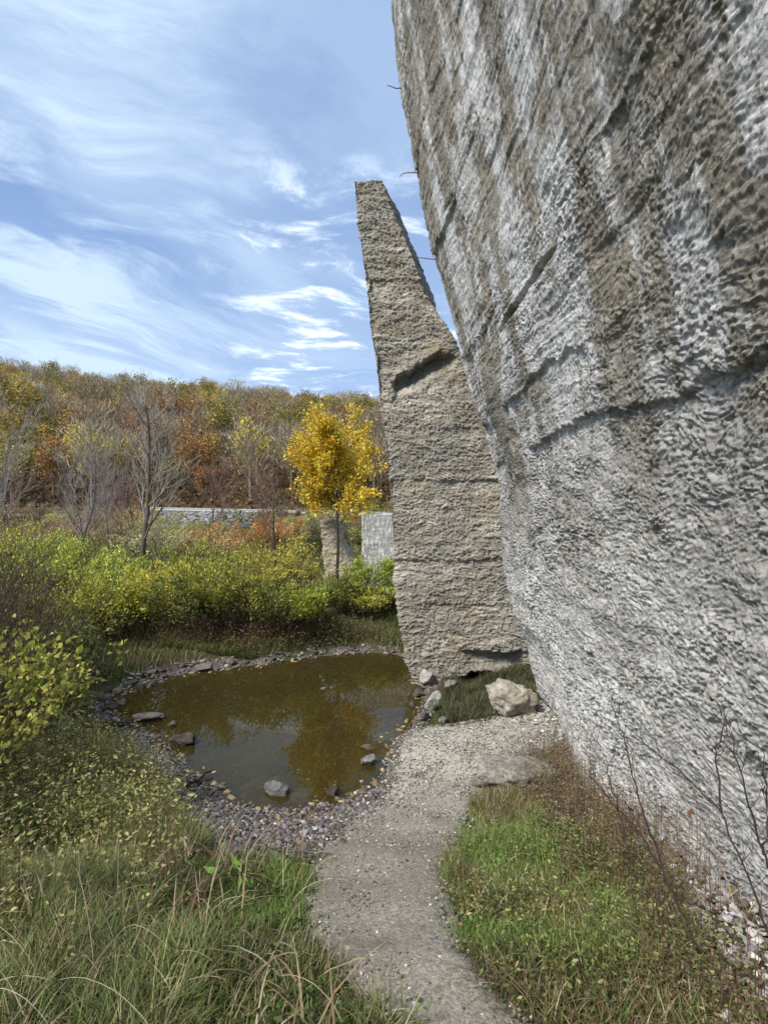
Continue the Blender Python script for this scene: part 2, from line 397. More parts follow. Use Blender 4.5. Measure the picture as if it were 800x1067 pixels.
def concrete_mat(name, kind):
    m, t = material(name)
    oc = t.n('ShaderNodeTexCoord').outputs['Object']
    xyz = t.n('ShaderNodeSeparateXYZ', None, i0=oc); X, Y, Z = xyz.outputs
    if kind == 'wall':
        grain = t.noise(t.mapv(oc, (1, .6, 1)), 30, 8, .75)
        pits = t.noise(t.mapv(oc, (1, .6, 1.3)), 26, 6, .7, .5)
        big = t.noise(oc, 1.15, 5, .6); mid = t.noise(t.mapv(oc, (1, .8, .5), (5, 2, 1)), 2.3, 6, .65)
        streak = t.noise(t.mapv(oc, (.3, 1.0, .30), (2, 7.4, 3)), 1.5, 10, .74, .35)
        thin = t.noise(t.mapv(oc, (.3, 1.0, .07), (12, 1.4, 3)), 9, 6, .65, .2)
        fine = t.noise(t.mapv(oc, (.6, 3, .6), (9, 1, 3)), 12, 6, .75)
        grey = t.mix(t.ramp(grain, .36, .64), (.145, .132, .115), (.40, .375, .34))
        tan = t.mix(t.ramp(grain, .36, .66), (.21, .185, .15), (.43, .385, .32))
        up = t.ramp(Z, 2.3, 4.0)
        c = t.mix(t.math('MULTIPLY', t.ramp(mid, .40, .60), t.math('MULTIPLY_ADD', up, .80, .12)), grey, tan)
        # pale lime bloom low down
        lime = t.mix(t.ramp(pits, .38, .54), (.27, .255, .235), (.68, .67, .65))
        dn = t.math('MULTIPLY', t.ramp(t.math('ADD', Z, t.math('MULTIPLY', t.math('SUBTRACT', big, .5), 3.0)), 3.5, 1.5), .9)
        c = t.mix(dn, c, lime)
        # white run-off streaks
        sm = t.math('MULTIPLY', t.ramp(streak, .465, .54), t.ramp(fine, .34, .52))
        sm = t.math('MULTIPLY', sm, t.math('MULTIPLY', t.ramp(big, .32, .48), t.math('MULTIPLY_ADD', up, .82, .12)))
        sm = t.math('MAXIMUM', sm, t.math('MULTIPLY', t.math('MULTIPLY', t.ramp(thin, .60, .68), up), t.math('MULTIPLY', t.ramp(fine, .36, .56), .45)))
        c = t.mix(t.math('MULTIPLY', sm, .95), c, (.73, .74, .76))
        form = t.noise(t.mapv(oc, (.5, .22, 3.0), (4, 8, 2)), 4.0, 8, .72, .15)      # traces of the form boards
        c = t.mix(t.math('MULTIPLY', t.ramp(form, .54, .64), t.math('MULTIPLY_ADD', up, .45, .15)), c, (.15, .125, .10))
        c = t.mix(t.math('MULTIPLY', t.ramp(t.noise(t.mapv(oc, (1, .7, 1.2), (6, 6, 1)), .9, 8, .7), .50, .64), .28), c, (.22, .20, .175))
        # dark weather streaks and specks
        dk = t.noise(t.mapv(oc, (.5, 1.4, .16), (21, 3, 8)), 3.4, 6, .65)
        c = t.mix(t.math('MULTIPLY', t.ramp(dk, .58, .72), .22), c, (.10, .085, .07))
        fk = t.noise(t.mapv(oc, (1, .6, 1.3), (4, 4, 4)), 34, 5, .75, .4)
        c = t.mix(t.math('MULTIPLY', t.ramp(fk, .57, .65), .65), c, (.12, .10, .08))
        h2 = grain; h = pits; ds, d2 = .022, .012
    elif kind == 'pillar':
        grain = t.noise(oc, 20, 7, .72); pits = t.noise(t.mapv(oc, (.6, 1, 1.7)), 8, 5, .65, .3)
        mid = t.noise(t.mapv(oc, (.45, .6, 1.1), (3, 3, 3)), 2.4, 6, .65); lines = t.noise(t.mapv(oc, (.12, .2, 1.8), (1, 8, 2)), 3.2, 6, .6)
        a = t.mix(t.ramp(grain, .3, .7), (.18, .16, .13), (.42, .39, .335))
        b = t.mix(t.ramp(pits, .35, .65), (.26, .24, .20), (.56, .525, .455))
        c = t.mix(t.ramp(mid, .40, .62), a, b)
        c = t.mix(t.math('MULTIPLY', t.ramp(lines, .55, .68), .45), c, (.15, .125, .095))
        c = t.mix(t.math('MULTIPLY', t.ramp(t.noise(oc, 1.3, 5, .6), .52, .68), .5), c, (.30, .235, .12))
        c = t.mix(t.math('MULTIPLY', t.ramp(t.noise(t.mapv(oc, (1, 1, .5), (7, 1, 1)), 1.6, 5, .6), .5, .68), .5), c, (.30, .295, .28))
        h2 = grain; h = pits; ds, d2 = .05, .02
    else:
        grain = t.noise(oc, 9, 6, .7); ln = t.noise(t.mapv(oc, (3.2, 1, .6)), 6.5, 6, .75)
        hz = t.noise(t.mapv(oc, (.25, 1, 5.5)), 1.6, 4, .6)
        a = (.28, .27, .255) if kind == 'grey' else (.28, .24, .18)
        b = (.46, .45, .425) if kind == 'grey' else (.52, .46, .36)
        c = t.mix(t.ramp(grain, .3, .7), a, b)
        if kind == 'grey':
            c = t.mix(t.ramp(ln, .50, .60), c, (.80, .79, .77)); c = t.mix(t.math('MULTIPLY', t.ramp(hz, .55, .62), .5), c, (.24, .24, .25))
        h = grain; h2 = ln; ds, d2 = .05, .02
    principled(t, c, .93, h, .85, ds, .15, h2, d2)
    return m
M_WALL = concrete_mat('wall_concrete', 'wall'); M_PILLAR = concrete_mat('pillar_concrete', 'pillar')
M_GREYC = concrete_mat('grey_concrete', 'grey'); M_TANC = concrete_mat('tan_concrete', 'tan')

# pond water
M_WATER, t = material('pond_water')
oc = t.n('ShaderNodeTexCoord').outputs['Object']
nb = t.n('ShaderNodeBump', None, Strength=.01, Distance=.01, Height=t.noise(t.mapv(oc, (1, .6, 1)), 7, 3, .5))
fr = t.n('ShaderNodeFresnel', None, IOR=1.33, Normal=nb)
gl = t.n('ShaderNodeBsdfGlossy', None, Color=(1, .97, .90, 1), Roughness=.006, Normal=nb)
tp = t.n('ShaderNodeBsdfTransparent', None, Color=(.55, .45, .24, 1))
df = t.n('ShaderNodeBsdfDiffuse', None, Color=t.mix(t.ramp(t.noise(oc, 1.4, 5, .6), .35, .65), (.070, .054, .017), (.055, .050, .016)))
body = t.n('ShaderNodeMixShader', None, i0=.5, i1=tp, i2=df)
mx = t.n('ShaderNodeMixShader', None, i0=t.math('MULTIPLY', fr, .80), i1=body, i2=gl)
t.n('ShaderNodeOutputMaterial', None, i0=mx)

# ------------------------------------------------------------------ ground
def axis(lo, a, b, hi, step, grow=1.07):
    mid = list(np.arange(a, b, step)); l = []; s = step; p = a
    while p > lo: s *= grow; p -= s; l.append(p)
    r = []; s = step; p = mid[-1]
    while p < hi: s *= grow; p += s; r.append(p)
    return np.array(l[::-1] + mid + r)
gx = axis(-700, -6.5, 3.4, 700, .03); gy = axis(-200, .9, 11.5, 1200, .03)
GX, GY = np.meshgrid(gx, gy, indexing='ij'); fx, fy = GX.ravel(), GY.ravel()
GZ = H(fx, fy)
dP = np.full(fx.shape, 50.0); dS = np.full(fx.shape, 50.0); dPo = np.full(fx.shape, 50.0)
cl = (np.abs(fx) < 12) & (fy > -3) & (fy < 18)
dP[cl] = sdist(PATH, fx[cl], fy[cl]); dS[cl] = sdist(SHORE, fx[cl], fy[cl]); dPo[cl] = sdist(POND, fx[cl], fy[cl])
jit = .06 * pn(fx * 6, fy * 6, 2.2) + .04 * pn(fx * 17, fy * 17, 2.2)
gravel = np.maximum(sstep(.04, -.06, dS + jit), sstep(.32, .10, dPo + jit * 1.5 + .28 * sstep(-.1, .3, pn(fx * 1.1, fy * 1.1, 31.)) * (fy > 6.5)))
green = sstep(-.3, .3, fbm(fx * .9, fy * .9, 1.0, 3) + .15) * (1 - gravel)
farm = np.where(fy > 58, 1.0, .5 * sstep(12, 18, fy))
micro = .012 * pn(fx * 9, fy * 9, .5) + .010 * np.abs(pn(fx * 22, fy * 22, 3.5)) * (0.4 + gravel)
GZm = GZ + np.where(cl, micro, 0) - np.where(dPo < 0, .012, 0)
GZm = np.where(dP < .0, GZm - .012, GZm)
mb = MB(); mb.add(np.stack([fx, fy, GZm], 1), grid_faces(len(gx), len(gy)), np.stack([gravel, green, farm], 1))
tag(mb.build('ground', M_GROUND), kind='structure')

# path sheet
px_, py_ = np.meshgrid(np.arange(-1.1, 3.6, .016), np.arange(.3, 8.4, .016), indexing='ij')
sh = px_.shape; qx, qy = px_.ravel(), py_.ravel()
dd = sdist(PATH, qx, qy) + .05 * pn(qx * 5, qy * 5, 6.6) + .035 * pn(qx * 21, qy * 21, 1.6)
qz = H(qx, qy) + .014 - .03 * sstep(-.10, .02, dd) + .006 * pn(qx * 4, qy * 4, 2.2) + .003 * pn(qx * 26, qy * 26, 7.7)
fc = grid_faces(*sh); keep = (dd[fc].max(1) < .02)
fc = fc[keep]; used = np.unique(fc); rem = np.full(len(qx), -1); rem[used] = np.arange(len(used))
mb = MB(); mb.add(np.stack([qx, qy, qz], 1)[used], rem[fc])
tag(mb.build('path', M_PATH), kind='structure')

# water
wx, wy = np.meshgrid(np.arange(-5.6, 1.4, .25), np.arange(4.0, 11.4, .25), indexing='ij')
mb = MB(); mb.add(np.stack([wx.ravel(), wy.ravel(), np.zeros(wx.size)], 1), grid_faces(*wx.shape))
wt = mb.build('water', M_WATER); tag(wt, kind='structure')
# ------------------------------------------------------------------ the big concrete ruins
def loop_solid(name, mat, zs, corners, counts, disp, label, cat, capdrop=.15, side=1.0):
    """closed wall: for each height four corner points, resampled along each side, pushed out by disp()"""
    nz = len(zs); C = np.stack([np.asarray(c) for c in corners], 1)            # nz,4,2
    ring = []
    for k in range(4):
        a, b = C[:, k], C[:, (k + 1) % 4]; tt = counts[k]
        ring.append(a[:, None] * (1 - tt)[None, :, None] + b[:, None] * tt[None, :, None])
    R = np.concatenate(ring, 1)                                                 # nz, nu, 2
    T = np.roll(R, -1, 1) - np.roll(R, 1, 1)
    for _ in range(3): T = (T + np.roll(T, 1, 1) + np.roll(T, -1, 1)) / 3
    N = np.stack([T[..., 1], -T[..., 0]], -1); N /= np.linalg.norm(N, axis=-1, keepdims=True) + 1e-9
    Z = np.repeat(np.asarray(zs)[:, None], R.shape[1], 1)
    D, dz = disp(R[..., 0], R[..., 1], Z); D = D * side
    Pt = np.stack([R[..., 0] + N[..., 0] * D, R[..., 1] + N[..., 1] * D, Z + dz], -1)
    V = Pt.transpose(1, 0, 2); nu = V.shape[0]
    mb = MB(); mb.add(V.reshape(-1, 3), grid_faces(nu, nz, True)[:, ::-1])
    top = V[:, -1]; cen = top.mean(0); rings = [top]
    for s in (.85, .6, .3, .02):
        r = cen + (top - cen) * s; r[:, 2] += .10 * pn(r[:, 0] * 3, r[:, 1] * 3, 1.1) + (1 - s) * capdrop; rings.append(r)
    Rr = np.stack(rings, 1); mb.add(Rr.reshape(-1, 3), grid_faces(nu, len(rings), True)[:, ::-1])
    o = mb.build(name, mat); return tag(o, label, cat)

# --- near wall on the right
WP = np.array([(604,768),(585,750),(560,722),(551,690),(549,668),(535,640),(528,610),(522,560),(520,512),(508,470),(492,432),(480,380),(471,338),(455,285),(440,225),(428,165),(418,110),(411,60),(409,0)], float)
DE = 6.6
wz = CAMZ + (CY - WP[:, 1]) / F * DE; wxp = (WP[:, 0] - CX) / F * DE
wz = np.concatenate([[-.6], wz, [10.6]]); wxp = np.concatenate([[2.55], wxp, [-.02]])
zs = np.concatenate([np.linspace(-.5, .6, 90, endpoint=False), np.linspace(.6, 4.6, 700, endpoint=False), np.linspace(4.6, 10.5, 520)])
prof = np.interp(zs, wz, wxp); k = np.ones(9) / 9; prof = np.convolve(np.pad(prof, 4, 'edge'), k, 'valid')
one = np.ones_like(zs)
endY = DE + 0 * zs
nF = 960; gY = np.geomspace(1.0, DE - .0, nF); gY = np.concatenate([np.linspace(-3.0, 1.0, 60, endpoint=False), gY])
tF = (gY - gY[0]) / (gY[-1] - gY[0])
corn = [np.stack([prof, -3.0 * one], 1), np.stack([prof, endY], 1), np.stack([np.maximum(prof + 2.2, 2.6 + .0 * zs), endY + .2], 1), np.stack([np.maximum(prof + 2.2, 2.6) + 1.2, -3.0 * one], 1)]
t2 = np.linspace(0, 1, 120)[1:]; t3 = np.linspace(0, 1, 50)[1:]; t4 = np.linspace(0, 1, 16)[1:-1]

def flat_shift(y, z):
    return sstep(6.3, 4.0, y) * (np.interp(z, wz, wxp) - np.interp(z, [-.6, .9, 4.2, 10.6], [1.75, 1.60, 1.05, .02]))

def plates(y, z, zl, cov, seed, depth, soft=.008):
    """broken lift line at height zl: the skin below it has fallen away in patches"""
    ln = zl + .09 * pn(y * .8 + seed, seed, 0) + .04 * pn(y * 5 + seed, 1, seed) + .025 * pn(y * 17, z * 5, seed) + .012 * pn(y * 41, z * 20, seed)
    m = sstep(cov - .05, cov + .05, .5 + .6 * pn(y * .55 + seed * 3, seed, 4) + .15 * pn(y * 6, z * 4, seed))
    return -depth * m * sstep(ln + soft, ln - soft, z) * sstep(ln - .9, ln - .1, z)

def disp_wall(x, y, z):
    front = np.ones_like(x)
    d0 = .04 * fbm(x * .5, y * .5, z * .5, 2) + flat_shift(y, z) * (x < np.interp(z, wz, wxp) + .2); d = 0 * x
    lowm = sstep(3.9, 2.6, z + .8 * pn(y * .6, z * .6, 3.0))
    rough = np.clip(sstep(-.05, .45, fbm(x * .9, y * .7, z * .8 + 11, 3)) * .50 + lowm * (.75 + .25 * pn(x, y * 1.1, z * 1.3)), 0, 1)
    # flaky broken stone: billowed noise stretched along the wall, warped
    wy = y + .10 * pn(x * 3, y * 3, z * 3); wz_ = z + .08 * pn(x * 3 + 9, y * 3, z * 3)
    a = np.abs(pn(x * 9, wy * 7.5, wz_ * 13.0)); b = np.abs(pn(x * 18 + 3, wy * 20, wz_ * 37)); c2 = pn(x * 36, wy * 38, wz_ * 66)
    f1 = (pn(x * 5, wy * 4.5 + wz_ * 1.5, wz_ * 9) * 2.6 + .3 * pn(x * 9, y * 16, z * 26)) % 1.0          # shingled flakes with sharp lower edges
    f2 = (pn(x * 5 + 9, wy * 10 + wz_ * 4, wz_ * 20) * 2.0 + .3 * pn(x * 9, y * 30, z * 44)) % 1.0
    d = d + (.003 + .007 * rough) * (.35 - a) + (.006 + .009 * rough) * (.3 - b) + (.0045 + .005 * rough) * c2 + (.003 + .008 * rough) * f1 + (.005 + .007 * rough) * f2
    upm = sstep(2.9, 4.0, z + .7 * pn(y * .7, z * .7, 6.0))
    pat = sstep(-.25, .35, fbm(x, y * 1.3 + 7, z * 1.5, 3, .6))                    # sheets of skin left between broken areas
    low_rel = (1 - upm) * (.022 * pn(x * 2, wy * 2.2, wz_ * 4.5) + .016 * np.abs(pn(x * 4, wy * 4.0, wz_ * 8.0)))
    d = d * (1 - .35 * upm * pat) * (.62 + .75 * pat * (1 - upm) + .38 * upm) + low_rel
    d = d + upm * (.010 * pn(x, y * 1.1, z * 13 + 1.5 * pn(y, z, 2)) + .007 * pn(x, y * 3.0, z * 34) + .016 * (1 - pat) - .008)
    pits = sstep(.38, .62, pn(x * 16 + 5, y * 17, z * 30)); d = d - .018 * pits * (.10 + .90 * rough)
    pit2 = sstep(.5, .8, pn(x * 8 + 5, y * 6, z * 11)); d = d - .025 * pit2 * rough
    for zl, cov, sd, dep in ((3.25, .34, 1.7, .034), (3.72, .40, 5.2, .030), (4.50, .62, 9.4, .018), (5.85, .40, 2.6, .040), (6.9, .45, 7.9, .026), (2.45, .66, 3.3, .016), (1.75, .62, 8.8, .016), (4.05, .68, 15.1, .012)):
        d = d + plates(y, z, zl, cov, sd, dep)
    # thin horizontal form-board lines high up
    d = d - .012 * sstep(.04, .0, np.abs(((z + .02 * pn(y * 3, 0, 5)) % .62) - .31)) * sstep(3.0, 3.6, z) * sstep(-.2, .3, pn(y * 1.3, z * .7, 8))
    # long open joint with a projecting board edge
    s = np.exp(-((z - 4.33 - .01 * pn(y * 4, 1, 1)) / .016) ** 2) * sstep(3.3, 3.5, y) * sstep(5.0, 4.6, y)
    d = d - .05 * s + .015 * np.exp(-((z - 4.365) / .02) ** 2) * sstep(3.3, 3.5, y) * sstep(5.0, 4.6, y)
    d = d + d0 + .025 * pn(3, y * 1.2, z * 1.2) * sstep(5.8, 6.6, y) - .02
    return d, .012 * pn(x * 9, y * 6, z * 9) + 0 * z
wall = loop_solid('ruined_concrete_wall', M_WALL, zs, corn, [tF, t2, t3, t4], disp_wall,
                  'huge leaning grey concrete wall streaked with white, filling the whole side beside the path', 'wall', .15, -1.0)

# --- leaning pillar behind it
PY0 = 8.4; s_ = PY0 / F
pz = np.array([190, 235, 300, 345, 380, 440, 500, 570, 640, 690, 712, 735]); pz = CAMZ + (CY - pz) * s_
pl_ = (np.array([369, 374, 381, 386, 391, 398, 405, 410, 416, 424, 434, 470]) - CX) * s_
pr_ = (np.array([397, 416, 442, 467, 485, 505, 530, 545, 556, 560, 562, 562]) - CX) * s_
zs2 = np.linspace(-.45, CAMZ + (CY - 189) * s_, 640)
L = np.interp(zs2, pz[::-1], pl_[::-1]); Rr = np.interp(zs2, pz[::-1], pr_[::-1])
R2 = np.maximum(Rr, L + .36)
fy0 = PY0 + 0.0 * zs2
thick = 1.1 + 1.6 * sstep(7.5, 2.0, zs2)
one2 = np.ones_like(zs2)
corn2 = [np.stack([R2, fy0], 1), np.stack([R2 + .35, fy0 + thick], 1), np.stack([L + .30 + .12 * thick, fy0 + thick], 1), np.stack([L, fy0], 1)]
def disp_pillar(x, y, z):
    d = .055 * fbm(x * .9, y * .9, z * .9 + 4, 4)
    wz_ = z + .08 * pn(x * 2.5, y, z * 2.5)
    a = np.abs(pn(x * 4, y * 4, wz_ * 8.5)); b = np.abs(pn(x * 13, y * 13, wz_ * 26)); c2 = pn(x * 30, y * 30, z * 44)
    f1 = (pn(x * 3.2, y * 3, wz_ * 10) * 2.2 + .3 * pn(x * 14, y * 14, z * 24)) % 1.0
    d = d + .030 * (.3 - a) + .024 * (.3 - b) + .012 * c2 + .020 * f1
    for zl, dep in ((6.35, .035), (6.95, .02), (5.25, .02), (4.0, .015), (3.2, .035), (2.5, .012), (1.95, .035), (1.25, .03)):
        lnz = zl + (.05 + .12 * (zl < 1)) * pn(x * 1.4, zl, 1) + (.02 + .05 * (zl < 1)) * pn(x * 7, zl, 2) + .012 * pn(x * 23, z * 9, 2)
        d = d - dep * sstep(lnz + .02, lnz - .02, z) * sstep(lnz - .30, lnz - .05, z) * (.5 + .5 * sstep(-.3, .3, pn(x * 1.5, zl * 3, 7)))
    fr_ = (y < PY0 + .02) * sstep(L[0], L[0] + .45, x)
    bot = .34 - .12 * x + .10 * pn(x * 2.6, 3.3, 1.0) + .05 * pn(x * 9, 1.3, 2.0)
    d = d - fr_ * 1.25 * sstep(bot + .04, bot - .22, z)
    led = .62 - .06 * x + .10 * pn(x * 1.7, 7.3, 1.0) + .04 * pn(x * 8, 2.3, 1.0)
    d = d - fr_ * (.10 + .10 * pn(x * 2.2, z * 3, 4)) * sstep(led + .03, led - .03, z) + fr_ * .05 * pn(x * 3.1, z * 4.3, 9) * sstep(.9, .5, z)
    # hollow with an overhanging lip
    top = 4.78 + (x - .18) * .62; top = np.minimum(top, 5.15) + .03 * pn(x * 6, 1, 1)
    top = top + .05 * pn(x * 11, z * 9, 3); hol = sstep(top + .01, top - .01, z) * sstep(top - .42, top - .04, z) * sstep(.12, .2, x + .06 * pn(z * 7, 1, x * 3)) * sstep(1.25, .70, x)
    d = d - .22 * hol + .05 * sstep(top - .02, top + .03, z) * sstep(top + .22, top + .04, z) * sstep(.1, .3, x) * sstep(1.2, .8, x)
    return d, .01 * pn(x * 8, y * 8, z * 8) + 0 * z
pillar = loop_solid('ruined_concrete_pillar', M_PILLAR, zs2, corn2, [np.linspace(0, 1, 60)[:-1], np.linspace(0, 1, 40)[:-1], np.linspace(0, 1, 60)[:-1], np.linspace(0, 1, 260)[:-1]],
                    disp_pillar, 'tall tapering tan concrete pillar leaning at the pond edge with a hollow partway up', 'pillar', .02)

def fragment(name, mat, xs, y0, th, z0, z1, label, cat, top_in=(0, 0), amp=1.0, seed=0):
    zz = np.linspace(z0, z1, 110); f = (zz - z0) / (z1 - z0); o = np.ones_like(zz)
    a = xs[0] + top_in[0] * f; b = xs[1] + top_in[1] * f
    cn = [np.stack([b, y0 * o], 1), np.stack([b + .1, (y0 + th) * o], 1), np.stack([a + .25, (y0 + th) * o], 1), np.stack([a, y0 * o], 1)]
    def dp(x, y, z):
        return amp * (.12 * fbm(x * .8 + seed, y * .8, z * .8, 3) + .05 * np.abs(pn(x * 4, y * 4, z * 6 + seed)) + .02 * pn(x * 14, y * 14, z * 16)), .06 * amp * pn(x * 2, y * 2, seed) + 0 * z
    q = np.linspace(0, 1, 50)[:-1]
    return loop_solid(name, mat, zz, cn, [q, q[::2] , q, q], dp, label, cat, .05)
fragment('grey_concrete_wall', M_GREYC, (-.60, 1.9), 14.6, 1.0, .2, 2.62, 'distant grey concrete wall with white drip lines, beside the tall pillar', 'wall', (0, 0), .35, 3)
fragment('tan_concrete_slab', M_TANC, (-1.85, -.75), 17.0, .9, .2, 2.45, 'jagged tan concrete slab standing behind the yellow tree trunk', 'slab', (-.15, -.75), 1.0, 9)

# rusty wires sticking out of the wall edge
M_RUST, t = material('rust'); principled(t, t.mix(t.noise(None, 30), (.08, .04, .02), (.18, .08, .04)), .8)
for i, (px, py, dx, dz) in enumerate([(412, 92, -.10, .02), (424, 180, -.09, -.06), (436, 172, -.05, -.10), (449, 270, -.17, .01), (455, 262, -.06, -.08)]):
    b0 = P(px, py, DE - .05); mb = MB(); r = random.Random(i)
    pts = [b0 + np.array([.25, 0, 0]), b0, b0 + np.array([dx * .6, -.02, dz * .4]), b0 + np.array([dx, -.02, dz])]
    tube(mb, pts, [.006, .006, .005, .004], 5)
    tag(mb.build('rusty_wire', M_RUST), ['topmost rusty wire stub poking out of the high wall edge', 'rusty wire bent downwards from the wall edge, above the longest one', 'short hooked rusty wire on the wall edge near the bent wire',
        'long straight rusty wire poking sideways from the wall edge', 'short drooping wire just above the long straight rusty wire'][i], 'wire', 'rusty wires in the wall edge')

# ------------------------------------------------------------------ rocks
def ico(n):
    import bmesh
    bm = bmesh.new(); bmesh.ops.create_icosphere(bm, subdivisions=n, radius=1.0)
    v = np.array([q.co[:] for q in bm.verts]); f = np.array([[q.index for q in fc.verts] for fc in bm.faces]); bm.free()
    return v, f
ICO = {n: ico(n) for n in (1, 2, 3, 5)}

def rock_verts(n, seed, size, cuts=13, rough=.06, off=(.45, .80)):
    rng = np.random.RandomState(seed); v, f = ICO[n]; v = v.copy()
    dirs = rand_dirs(rng, cuts); off = rng.uniform(off[0], off[1], cuts)
    r = np.ones(len(v)) * 1.0
    for d, o_ in zip(dirs, off):
        c = v @ d; r = np.minimum(r, np.where(c > .05, o_ / np.maximum(c, .05), 9))
    v = v * r[:, None]
    nz = fbm(v[:, 0] * 2.3 + seed, v[:, 1] * 2.3, v[:, 2] * 2.3, 4, .55)
    v = v * (1 + rough * nz)[:, None]
    if n >= 4: v = v * (1 + rough * .35 * fbm(v[:, 0] * 9 + seed, v[:, 1] * 9, v[:, 2] * 9, 3, .6))[:, None]
    return v * np.array(size), f

def rock(name, px, py, wpx, hpx, label, cat='rock', col=(.3, .28, .25), seed=0, depth=1.0, group=None, sink=.25, lift=0.0, rz=0.0, water=False, mat=None, tilt=0.0, rough=.10, n=5, off=(.45, .80)):
    g = G(px, py) if not water else np.array([(px - CX) * CAMZ / (py - CY), F * CAMZ / (py - CY)])
    Y = g[1]; sx = wpx / F * Y / 2 * 1.2; sz = hpx / F * Y / 2 * 1.25
    v, f = rock_verts(n, seed, (sx, sx * depth, sz), rough=rough, off=off)
    if tilt:
        c_, s_ = math.cos(tilt), math.sin(tilt); v = v @ np.array([[c_, 0, -s_], [0, 1, 0], [s_, 0, c_]]).T
    mb = MB(); rng = np.random.RandomState(seed)
    tone = 1 + .25 * fbm(v[:, 0] / sx * 2, v[:, 1] / sx * 2, v[:, 2] / sx * 2 + seed, 3)
    mb.add(v, f, np.array(col)[None] * tone[:, None])
    o = mb.build(name, mat or M_STONE)
    z0 = max(h1(g[0], g[1]), -.05 if water else -9)
    o.location = (g[0], g[1] + sx * .4, z0 + sz * (1 - sink * 2) + lift); o.rotation_euler = (0, 0, rz)
    return tag(o, label, cat, group)

rock('boulder', 534, 748, 46, 33, 'pale rounded boulder on the gravel path below the pillar', 'boulder', (.44, .41, .355), 15, .8, sink=.14, n=5, off=(.66, .92), rough=.17)
rock('flat_rock', 552, 824, 84, 40, 'flat dark grey rock at the top of the green grass beside the path', 'rock', (.34, .33, .31), 24, .75, sink=.36, n=5, rough=.30, off=(.5, .8))
rock('pond_stone', 286, 829, 25, 17, 'squarish grey stone standing in the shallow near water of the pond', 'stone', (.20, .20, .21), 31, .8, None, .15, water=True)
rock('pond_stone', 190, 778, 28, 14, 'dark brown wedge stone near the left gravel shore of the pond', 'stone', (.10, .085, .08), 44, .8, None, .15, water=True)
rock('pond_stone', 151, 752, 30, 10, 'pale flat stone at the left tip of the gravel shore', 'stone', (.30, .28, .25), 57, .5, None, .1, water=True)
rock('pond_stone', 178, 757, 14, 8, 'small brown stone between pale flat stone and dark wedge stone', 'stone', (.19, .16, .13), 61, .8, None, .15, water=True)
rock('pond_stone', 385, 797, 17, 12, 'grey stone in the water by the path, below a brown flake', 'stone', (.25, .25, .26), 66, .8, None, .12, water=True)
rock('pond_stone', 384, 782, 15, 8, 'brown flake of stone tilted in the water by the path', 'stone', (.20, .15, .11), 71, .6, None, .12, water=True, tilt=-.4)
rock('pond_stone', 346, 830, 12, 15, 'small dark upright stone in the water near the gravel', 'stone', (.10, .09, .08), 77, .8, None, .2, water=True)
rock('pond_stone', 229, 822, 12, 5, 'thin flat stone barely breaking the near water', 'stone', (.26, .23, .2), 79, .8, None, .1, water=True)
rock('pond_stone', 336, 718, 9, 5, 'tiny stone in the middle of the far water', 'stone', (.22, .2, .18), 80, .8, None, .1, water=True)
rock('pond_stone', 210, 700, 26, 6, 'flat grey slab on the far left shore of the pond', 'stone', (.24, .23, .22), 83, .6, None, .1)
rock('shore_rock', 240, 893, 26, 8, 'flat purplish rock where the dark gravel meets the grass', 'rock', (.16, .145, .15), 85, .6, None, .2)
RUB = [(452,742,22,26,'upright pale chip among the rubble at the pond corner'),(447,715,20,22,'white block high in the rubble under the pillar corner'),(462,705,24,20,'pale rock wedged directly under the pillar edge'),
       (440,700,16,16,'grey rock leftmost in the rubble under the pillar'),(470,722,20,18,'pale grey rock behind the upright chip under the pillar'),(443,752,16,12,'small dark rock at the foot of the rubble by the water'),
       (462,756,16,10,'low grey rock between the rubble and the gravel path'),(436,728,14,14,'dark wet rock in the rubble at the water edge'),(482,708,22,14,'shaded brown rock deep under the pillar'),(430,738,10,9,'smallest dark rock of the rubble at the water')]
for i, (a, b, c_, d_, l_) in enumerate(RUB):
    sh_ = [(.46, .45, .43), (.5, .49, .47), (.4, .37, .33), (.3, .29, .27), (.33, .32, .3), (.14, .13, .12), (.27, .26, .24), (.13, .12, .11), (.2, .17, .14), (.14, .13, .12)][i]
    rock('rubble_rock', a, b, c_ * .8, d_ * .75, l_, 'rock', sh_, 100 + i, .9, 'rubble at the pillar foot', .1, n=5)
for i, (a, b, c_, d_, cc, l_) in enumerate([(712,868,52,62,(.40,.39,.37),'squat pale concrete block leaning on the wall base above the weeds'),(655,828,44,34,(.33,.31,.28),'brownish rock at the wall base above the brown weeds'),
        (765,905,60,44,(.30,.28,.26),'dark grey rock half buried at the wall base beside the twigs'),(628,800,26,18,(.36,.35,.33),'small grey rock against the wall base where the gravel ends')]):
    rock('wall_foot_rock', a, b, c_, d_, l_, 'rock', cc, 130 + i, .7, 'fallen rocks along the wall base', .2, n=5, rough=.14)
# many similar stones on the far left bank of the pond
rr = random.Random(5)
for i in range(34):
    a = rr.uniform(104, 172); b = 742 - (a - 100) * .52 + rr.uniform(-14, 8)
    if i > 24: a = rr.uniform(180, 330); b = 706 - (a - 160) * .12 - rr.uniform(1, 7)
    rock('bank_stone', a, b, rr.uniform(7, 15), rr.uniform(4, 9), 'dark stone among many similar ones along the far muddy bank of the pond', 'stone', random.Random(i).choice([(.13, .115, .105), (.17, .155, .145), (.22, .2, .185), (.1, .085, .075)]),
         200 + i, .8, 'stones along the far bank of the pond', .3, n=3)

